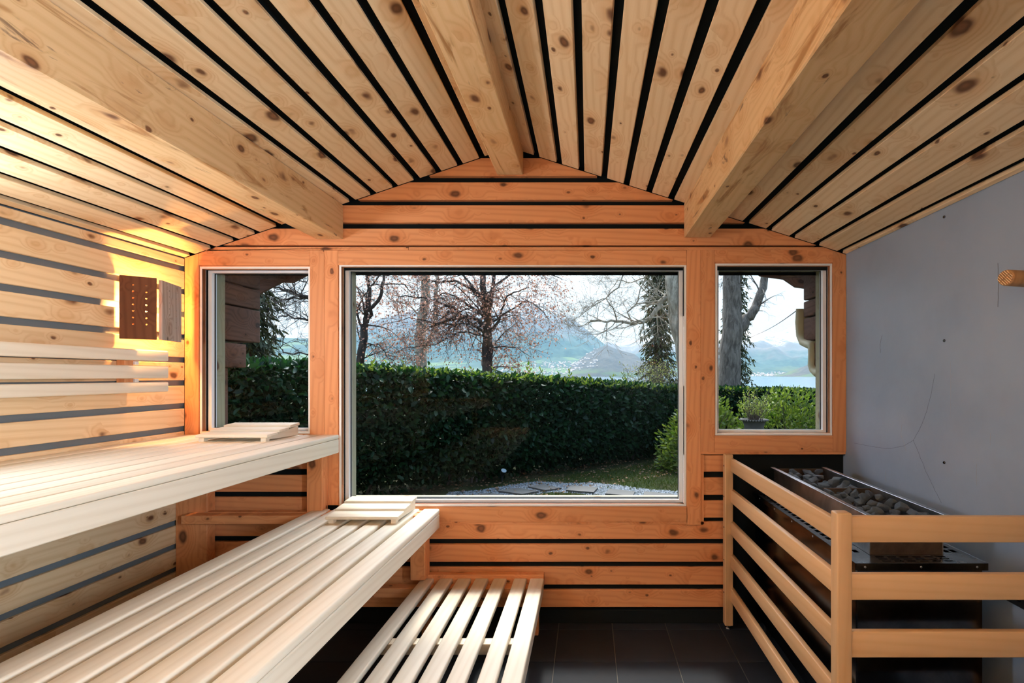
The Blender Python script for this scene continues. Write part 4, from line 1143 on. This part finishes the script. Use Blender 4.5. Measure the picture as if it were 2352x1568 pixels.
limb(tm, [(1108, 740), (1030, 745), (940, 730), (880, 745)], Y-.4, .02, .006, 20, .9, 2, .2)
finish('plum_tree', tm, 'dark stemmed plum tree with pinkish spring leaves behind the middle of the hedge', BARK_D, BLOSSOM, .75, (.03, .065), .07, gb)
# pale trunk behind it
tm = TM(); Y = 15.
limb(tm, [(969, 1000), (969, 856), (966, 790), (968, 740), (975, 690), (978, 650), (980, 560), (982, 480)], Y, .175, .11, 8, 1., 2, .1, n=12)
limb(tm, [(972, 800), (995, 765), (1003, 730), (1000, 690), (1003, 640), (1010, 560)], Y, .08, .05, 8, 1., 2, .1)
limb(tm, [(970, 730), (940, 700), (900, 690), (870, 660)], Y, .03, .01, 12, 1., 2, .2)
finish('tall_tree', tm, 'thick pale barked tree left of the plum tree', BARK_P, BLOSSOM, .35, (.03, .06), .08, Vector((at(969, 900, Y).x, Y, GZ)))
# forked tree at the left
tm = TM(); Y = 11.5
limb(tm, [(824, 1000), (826, 845), (832, 790), (838, 745)], Y, .10, .085, 6, .8, 2, .1, n=10)
limb(tm, [(838, 745), (845, 715), (850, 690), (848, 655), (846, 620), (845, 520)], Y, .06, .03, 8, .8, 2, .1)
limb(tm, [(840, 740), (852, 712), (875, 680), (880, 650), (882, 625), (895, 560)], Y, .05, .02, 8, .8, 2, .1)
limb(tm, [(832, 750), (820, 725), (818, 712), (832, 690), (846, 665)], Y, .03, .015, 6, .6, 2, .1)
limb(tm, [(852, 655), (890, 652), (930, 653), (945, 672)], Y, .02, .008, 10, .8, 2, .2)
limb(tm, [(850, 660), (870, 635), (900, 610)], Y, .02, .01, 8, .8, 2, .2)
limb(tm, [(838, 790), (870, 790), (890, 820), (915, 845)], Y, .018, .006, 14, .8, 2, .2)
finish('forked_tree', tm, 'dark forked tree at the left edge of the big window view', BARK_D, BLOSSOM, .5, (.03, .06), .07, Vector((at(824, 900, Y).x, Y, GZ)))
# leaning pale trunk right with a bare arching bough
tm = TM(); Y = 10.5
limb(tm, [(1592, 1010), (1582, 880), (1566, 790), (1556, 740), (1548, 680), (1542, 620), (1536, 520)], Y, .19, .15, 2, .5, 1, .1, n=14, leafy=False)
limb(tm, [(1540, 676), (1522, 690), (1508, 712), (1490, 732), (1470, 742), (1446, 743), (1415, 737), (1385, 738), (1365, 735), (1350, 742)], Y, .06, .012, 26, .8, 2, .0, leafy=False)
limb(tm, [(1416, 736), (1408, 708), (1392, 686), (1370, 690), (1345, 715)], Y, .018, .006, 14, .6, 2, .0, leafy=False)
limb(tm, [(1452, 742), (1442, 718), (1466, 690), (1470, 660), (1486, 625), (1500, 580)], Y, .018, .008, 14, .6, 2, .0, leafy=False)
limb(tm, [(1540, 560), (1480, 635), (1450, 648), (1420, 640), (1395, 680)], Y+.3, .02, .006, 18, .7, 2, .0, leafy=False)
limb(tm, [(1540, 520), (1440, 610), (1420, 660), (1390, 685), (1350, 712), (1330, 728)], Y-.3, .022, .006, 20, .7, 2, .0, leafy=False)
limb(tm, [(1365, 735), (1330, 750), (1300, 745), (1280, 740)], Y, .010, .004, 16, .6, 2, .0, leafy=False)
finish('leaning_tree', tm, 'pale leaning trunk with a bare arching bough by the right edge of the big window', BARK_P, base=Vector((at(1592, 900, Y).x, Y, GZ)))
# big forked trunk behind the urn
tm = TM(); Y = 11.
limb(tm, [(1675, 1010), (1675, 890), (1678, 800), (1682, 740), (1681, 680), (1681, 620), (1681, 500)], Y, .27, .17, 3, .6, 1, .1, n=16, leafy=False)
limb(tm, [(1688, 770), (1706, 745), (1722, 725), (1738, 700), (1752, 660), (1758, 620), (1762, 500)], Y, .13, .07, 6, .7, 2, .5, n=12, leafy=False)
limb(tm, [(1690, 700), (1700, 640), (1712, 600)], Y, .02, .008, 10, .7, 2, .6, leafy=False)
finish('big_forked_tree', tm, 'massive grey furrowed trunk forking to the right, seen in the right window', BARK_G, base=Vector((at(1675, 900, Y).x, Y, GZ)))
# bare boughs seen in the left window
tm = TM(); Y = 8.5
limb(tm, [(790, 1000), (780, 760), (760, 700), (755, 560)], Y, .12, .07, 2, .6, 1, n=10, leafy=False)
limb(tm, [(770, 720), (706, 683), (690, 680), (672, 672), (640, 662), (605, 655)], Y, .035, .012, 16, .7, 2, .1, leafy=False)
limb(tm, [(760, 700), (706, 686), (660, 685), (622, 690)], Y+.2, .02, .008, 14, .6, 2, .1, leafy=False)
limb(tm, [(770, 740), (706, 735), (680, 730), (655, 725), (640, 730)], Y-.2, .02, .008, 14, .6, 2, .1, leafy=False)
limb(tm, [(775, 800), (706, 815), (660, 810), (640, 800), (655, 770)], Y, .016, .006, 14, .6, 2, .2, leafy=False)
limb(tm, [(706, 650), (680, 640), (655, 630)], Y, .012, .006, 10, .6, 2, .0, leafy=False)
finish('bare_tree', tm, 'dark bare boughs crossing the view of the small left window', BARK_D, base=Vector((at(790, 900, Y).x, Y, GZ)))
# spruces
def spruce(px, Y, half, ytop, ybot, label, n_b=150, dens=26, droop=.35, name='spruce_tree'):
    c = at(px, 862, Y).x; z1 = wz(ytop, Y); z0 = wz(ybot, Y); o = empty(name, (c, Y, GZ), label, 'tree')
    V, Fc = tube([Vector((c, Y, GZ)), Vector((c, Y, (z0+z1)/2)), Vector((c, Y, z1))], 0, 8, rr=[.16, .11, .03]); 
    NP = []; ND = []
    for i in range(n_b):
        u = i/n_b; z = z0+(z1-z0)*u; a = i*2.399; L_ = half/F*Y*(1-.55*u)*random.uniform(.55, 1.1); pts = []
        for q in range(5):
            s = q/4; pts.append(Vector((c+math.cos(a)*L_*s, Y+math.sin(a)*L_*s, z-droop*L_*s*s+.10*L_*s)))
        v, f = tube(pts, 0, 4, rr=[.02, .015, .010, .006, .003]); k0 = len(V); V += v; Fc += [tuple(x+k0 for x in t_) for t_ in f]
        for q in range(dens):
            s = random.uniform(.15, 1.05); p = Vector((c+math.cos(a)*L_*s, Y+math.sin(a)*L_*s, z-droop*L_*s*s+.10*L_*s))
            NP.append((p.x+random.gauss(0, .04), p.y+random.gauss(0, .04), p.z+random.gauss(0, .02))); ND.append((math.cos(a)*.5+random.gauss(0, .5), math.sin(a)*.5+random.gauss(0, .5), -.9+random.gauss(0, .35)))
    link('trunk_and_boughs', mesh('sp', V, Fc), BARK_D, o)
    NP = np.array(NP); v, f = leafset(len(NP), NP, rs.uniform(.07, .17, len(NP)), np.array(ND), .28); link('foliage', fast('nd', v, f), SPRUCE, o, kind='stuff')
spruce(1512, 14., 52, 480, 990, 'dark hanging spruce beside the leaning pale trunk', 240, 42, .5)
spruce(1690, 16., 48, 560, 960, 'dark spruce half hidden behind the massive trunk', 200, 34, .6)
spruce(560, 8., 95, 480, 960, 'dark feathery conifer beside the log ends outside the left window', 200, 40, .5, 'conifer')
# low twiggy bush in front of the spruce
bc = at(1510, 850, 12.); 
tm = TM()
for i in range(26):
    p = Vector((bc.x+random.gauss(0, .25), 12+random.gauss(0, .2), GZ+.8)); grow(tm, p, Vector((random.gauss(0, .35), random.gauss(0, .3), 1)), .8, .008, 2, 0, .2)
finish('twiggy_shrub', tm, 'pale twiggy shrub rising behind the right end of the hedge', TWIG, SHRUBL, .8, (.02, .04), .04, Vector((bc.x, 12, GZ)))['category'] = 'shrub'
# cable
cab = [at(1831-(1831-1722)*t, 712+(775-712)*t+6*math.sin(PI*t), 3.3+6*t) for t in np.linspace(0, 1, 14)]
V, Fc = tube(cab, .004, 5); tag(link('cable', mesh('cable', V, Fc), SEAL), 'thin dark cable slanting across the right window view', 'cable')

# ------------------------------------------------------------------ lake, far shore and mountains
LZ = -5.
def water():
    k = N('lake_water', .12, .5); k.col((.10, .20, .28)); tc = k.n('TexCoord'); P = tc.outputs['Object']
    k.bump(k.noise(k.vmul(P, (1, .35, 1)), .5, 4., .6), .35, .25); return k.m
lake = link('lake', mesh('lake', [(-9000, 22, LZ), (9000, 22, LZ), (9000, 9000, LZ), (-9000, 9000, LZ)], [(0, 1, 2, 3)]), water(), None, None, 'structure')
tag(lake, 'calm pale blue lake behind the hedge', 'lake', kind='structure')
def mtn_mat(name, snow_lo, snow_hi, forest=(.035, .06, .045), rock=(.14, .13, .12), field=(.09, .12, .05), field_h=120.):
    k = N(name, .95, .05); geo = k.n('NewGeometry'); sp = k.n('SeparateXYZ'); k.l(geo.outputs['Position'], sp.inputs[0]); P = geo.outputs['Position']
    z = sp.outputs[2]; a = k.noise(P, .0035, 7., .62); b = k.noise(P, .02, 5., .7); f_ = k.noise(P, .0045, 3., .5)
    zz = k.math('ADD', z, k.math('MULTIPLY_ADD', a, 500., -250.))
    c = k.mix(k.smooth(b, .35, .65), forest, tuple(x*1.8 for x in forest))
    c = k.mix(k.smooth(zz, snow_lo*.45, snow_lo*.9), c, rock)
    fl = k.math('MULTIPLY', k.smooth(z, field_h*1.6, field_h*.5), k.smooth(f_, .45, .53))
    c = k.mix(fl, c, field)
    c = k.mix(k.math('MULTIPLY', k.smooth(zz, snow_lo, snow_hi), k.smooth(b, .38, .55)), c, (.85, .87, .9))
    k.col(c); return k.m
def ridge(name, sil, Yr, Yf, Yb, mat, label, px_step=7, ny=46, rough=.16, shape=1.35, base=LZ):
    px = np.arange(sil[0][0], sil[-1][0]+1, px_step); sy = np.interp(px, [s[0] for s in sil], [s[1] for s in sil])
    V = []; ys = list(np.linspace(Yf, Yr, ny))+list(np.linspace(Yr, Yb, 8))[1:]
    for y in ys:
        t = (y-Yf)/(Yr-Yf) if y <= Yr else 1-(y-Yr)/(Yb-Yr)*.9
        for a, s in zip(px, sy):
            X = (a-CX)/F*Yr*(.55+.45*y/Yr)
            top = (CY-s)/F*Yr+H
            h = top*max(0, t)**shape
            nz = noise.fractal(Vector((X*.0022, y*.0016, 3.3)), .9, 2.1, 5)
            h += nz*rough*top*math.sin(PI*min(1, max(0, t)))*1.1 + (noise.noise(Vector((a*.11, 1, 1)))*.012*top if t > .9 else 0)
            V.append((X, y, base-2+max(0, h)+(2 if t > .02 else 0)))
    m = len(px); n_ = len(ys); I = np.arange(m*n_).reshape(n_, m)
    Fc = np.stack([I[:-1, :-1], I[:-1, 1:], I[1:, 1:], I[1:, :-1]], -1).reshape(-1, 4)
    me = fast(name, np.array(V), Fc); smooth(me); o = link(name, me, mat, None, None, 'structure'); tag(o, label, 'mountain', kind='structure'); return o
MM = mtn_mat('mountain_face', 560, 760); MS = mtn_mat('snowy_range', 330, 520, field_h=60); MF = mtn_mat('wooded_hill', 9000, 9900, (.06, .055, .045), field_h=30)
ridge('mountain', [(300, 850), (500, 815), (640, 790), (760, 765), (860, 735), (930, 712), (985, 690), (1020, 700), (1070, 706), (1110, 697), (1160, 688), (1205, 684), (1241, 689), (1280, 711), (1312, 727), (1358, 764),
                   (1387, 788), (1420, 812), (1470, 838), (1520, 855), (1560, 862)], 5200, 3100, 7000, MM, 'blue hazy pyramid mountain with snow streaks across the lake')
ridge('hills', [(-700, 780), (-100, 770), (300, 772), (500, 768), (600, 772), (706, 776), (800, 790), (900, 810), (1000, 822), (1150, 818), (1300, 815), (1400, 825), (1500, 845), (1600, 858)], 4000, 2700, 5000,
      mtn_mat('meadow_slopes', 9000, 9900, field=(.11, .17, .07), field_h=400), 'low green meadow slopes along the far shore', 12, 24, .06, 1.0)
ridge('wooded_hill', [(1270, 860), (1300, 848), (1330, 825), (1351, 809), (1367, 800), (1394, 790), (1421, 802), (1457, 811), (1473, 823), (1510, 838), (1550, 850), (1590, 860)], 3200, 2600, 3900, MF,
      'rounded brown wooded hill on the far shore', 5, 26, .10, .8)
ridge('snow_range', [(1330, 800), (1385, 787), (1395, 781), (1410, 786), (1430, 793), (1450, 789), (1465, 780), (1485, 775), (1510, 781), (1560, 774), (1640, 768), (1722, 757), (1742, 759), (1778, 763), (1798, 760),
                      (1819, 748), (1829, 744), (1844, 742), (1900, 746), (2000, 735), (2200, 750), (2600, 760), (3200, 790)], 6500, 3300, 8200, MS, 'distant snow covered range right of the main mountain')
ridge('headland', [(1790, 862), (1816, 856), (1839, 842), (1857, 835), (1875, 829), (1930, 815), (2050, 800), (2300, 810)], 2700, 2350, 3300, MF, 'low dark headland at the right of the lake', 8, 14, .05, .8)
# far villages: specks of houses, too many to count
V = []; Fc = []
def house(x, y, z, s, h):
    k0 = len(V); V.extend([(x-s, y-s, z), (x+s, y-s, z), (x+s, y+s, z), (x-s, y+s, z), (x-s, y-s, z+h), (x+s, y-s, z+h), (x+s, y+s, z+h), (x-s, y+s, z+h), (x-s, y, z+h*1.5), (x+s, y, z+h*1.5)])
    Fc.extend([tuple(k0+i for i in f) for f in ((0, 1, 5, 4), (1, 2, 6, 5), (2, 3, 7, 6), (3, 0, 4, 7), (4, 5, 9, 8), (6, 7, 8, 9), (5, 6, 9), (7, 4, 8))])
bpy.context.view_layer.update(); dg = bpy.context.evaluated_depsgraph_get()
def drop(px, Y):
    x = (px-CX)/F*Y; hit, loc, *_ = SC.ray_cast(dg, Vector((x, Y, 900)), Vector((0, 0, -1))); return (x, Y, loc.z if hit else LZ)
for (pa, pb, ya, yb, n_) in ((1150, 1372, 2740, 3500, 230), (1260, 1345, 3000, 3500, 55), (1725, 1840, 3320, 3600, 170), (820, 1150, 2740, 3100, 90), (600, 706, 2760, 2950, 30)):
    for _ in range(n_):
        px = random.uniform(pa, pb); Y = ya+(yb-ya)*random.random()**1.6; x, y, z = drop(px, Y); house(x, y, z-2, random.uniform(3.2, 5.6), random.uniform(5, 9))
o = link('village', mesh('village', V, Fc), flat('pale_house_walls', (.55, .47, .42), .9, .1)); tag(o, 'speckled pale houses of villages along the far shore', 'village', kind='stuff')

# haze between the garden and the mountains: a real thin scattering volume
def haze():
    m = bpy.data.materials.new('valley_haze'); m.use_nodes = True; t = m.node_tree; t.nodes.clear()
    o = t.nodes.new('ShaderNodeOutputMaterial'); s = t.nodes.new('ShaderNodeVolumeScatter'); s.inputs['Color'].default_value = (.33, .66, 1., 1)
    s.inputs['Density'].default_value = .00012; s.inputs['Anisotropy'].default_value = 0.
    t.links.new(s.outputs[0], o.inputs['Volume']); m.cycles.homogeneous_volume = True if hasattr(m.cycles, 'homogeneous_volume') else None; return m
hz = link('haze', boxmesh(18000, 8300, 1300, 0).copy(), None, None, Matrix.Translation((0, 400+4150, 1300/2-30)))
hz.data.materials.clear(); hz.data.materials.append(haze()); tag(hz, 'thin blue valley haze over the lake', 'haze', kind='stuff')
# daylight sampling portals just outside each pane (they emit nothing themselves)
for (x0, x1, z0, z1) in OP:
    pd = bpy.data.lights.new('window_portal', 'AREA'); pd.shape = 'RECTANGLE'; pd.size = x1-x0; pd.size_y = z1-z0; pd.cycles.is_portal = True
    po = bpy.data.objects.new('window_portal', pd); COL.objects.link(po); po.location = ((x0+x1)/2, 2.86, (z0+z1)/2); po.rotation_euler = (-PI/2, 0, 0)
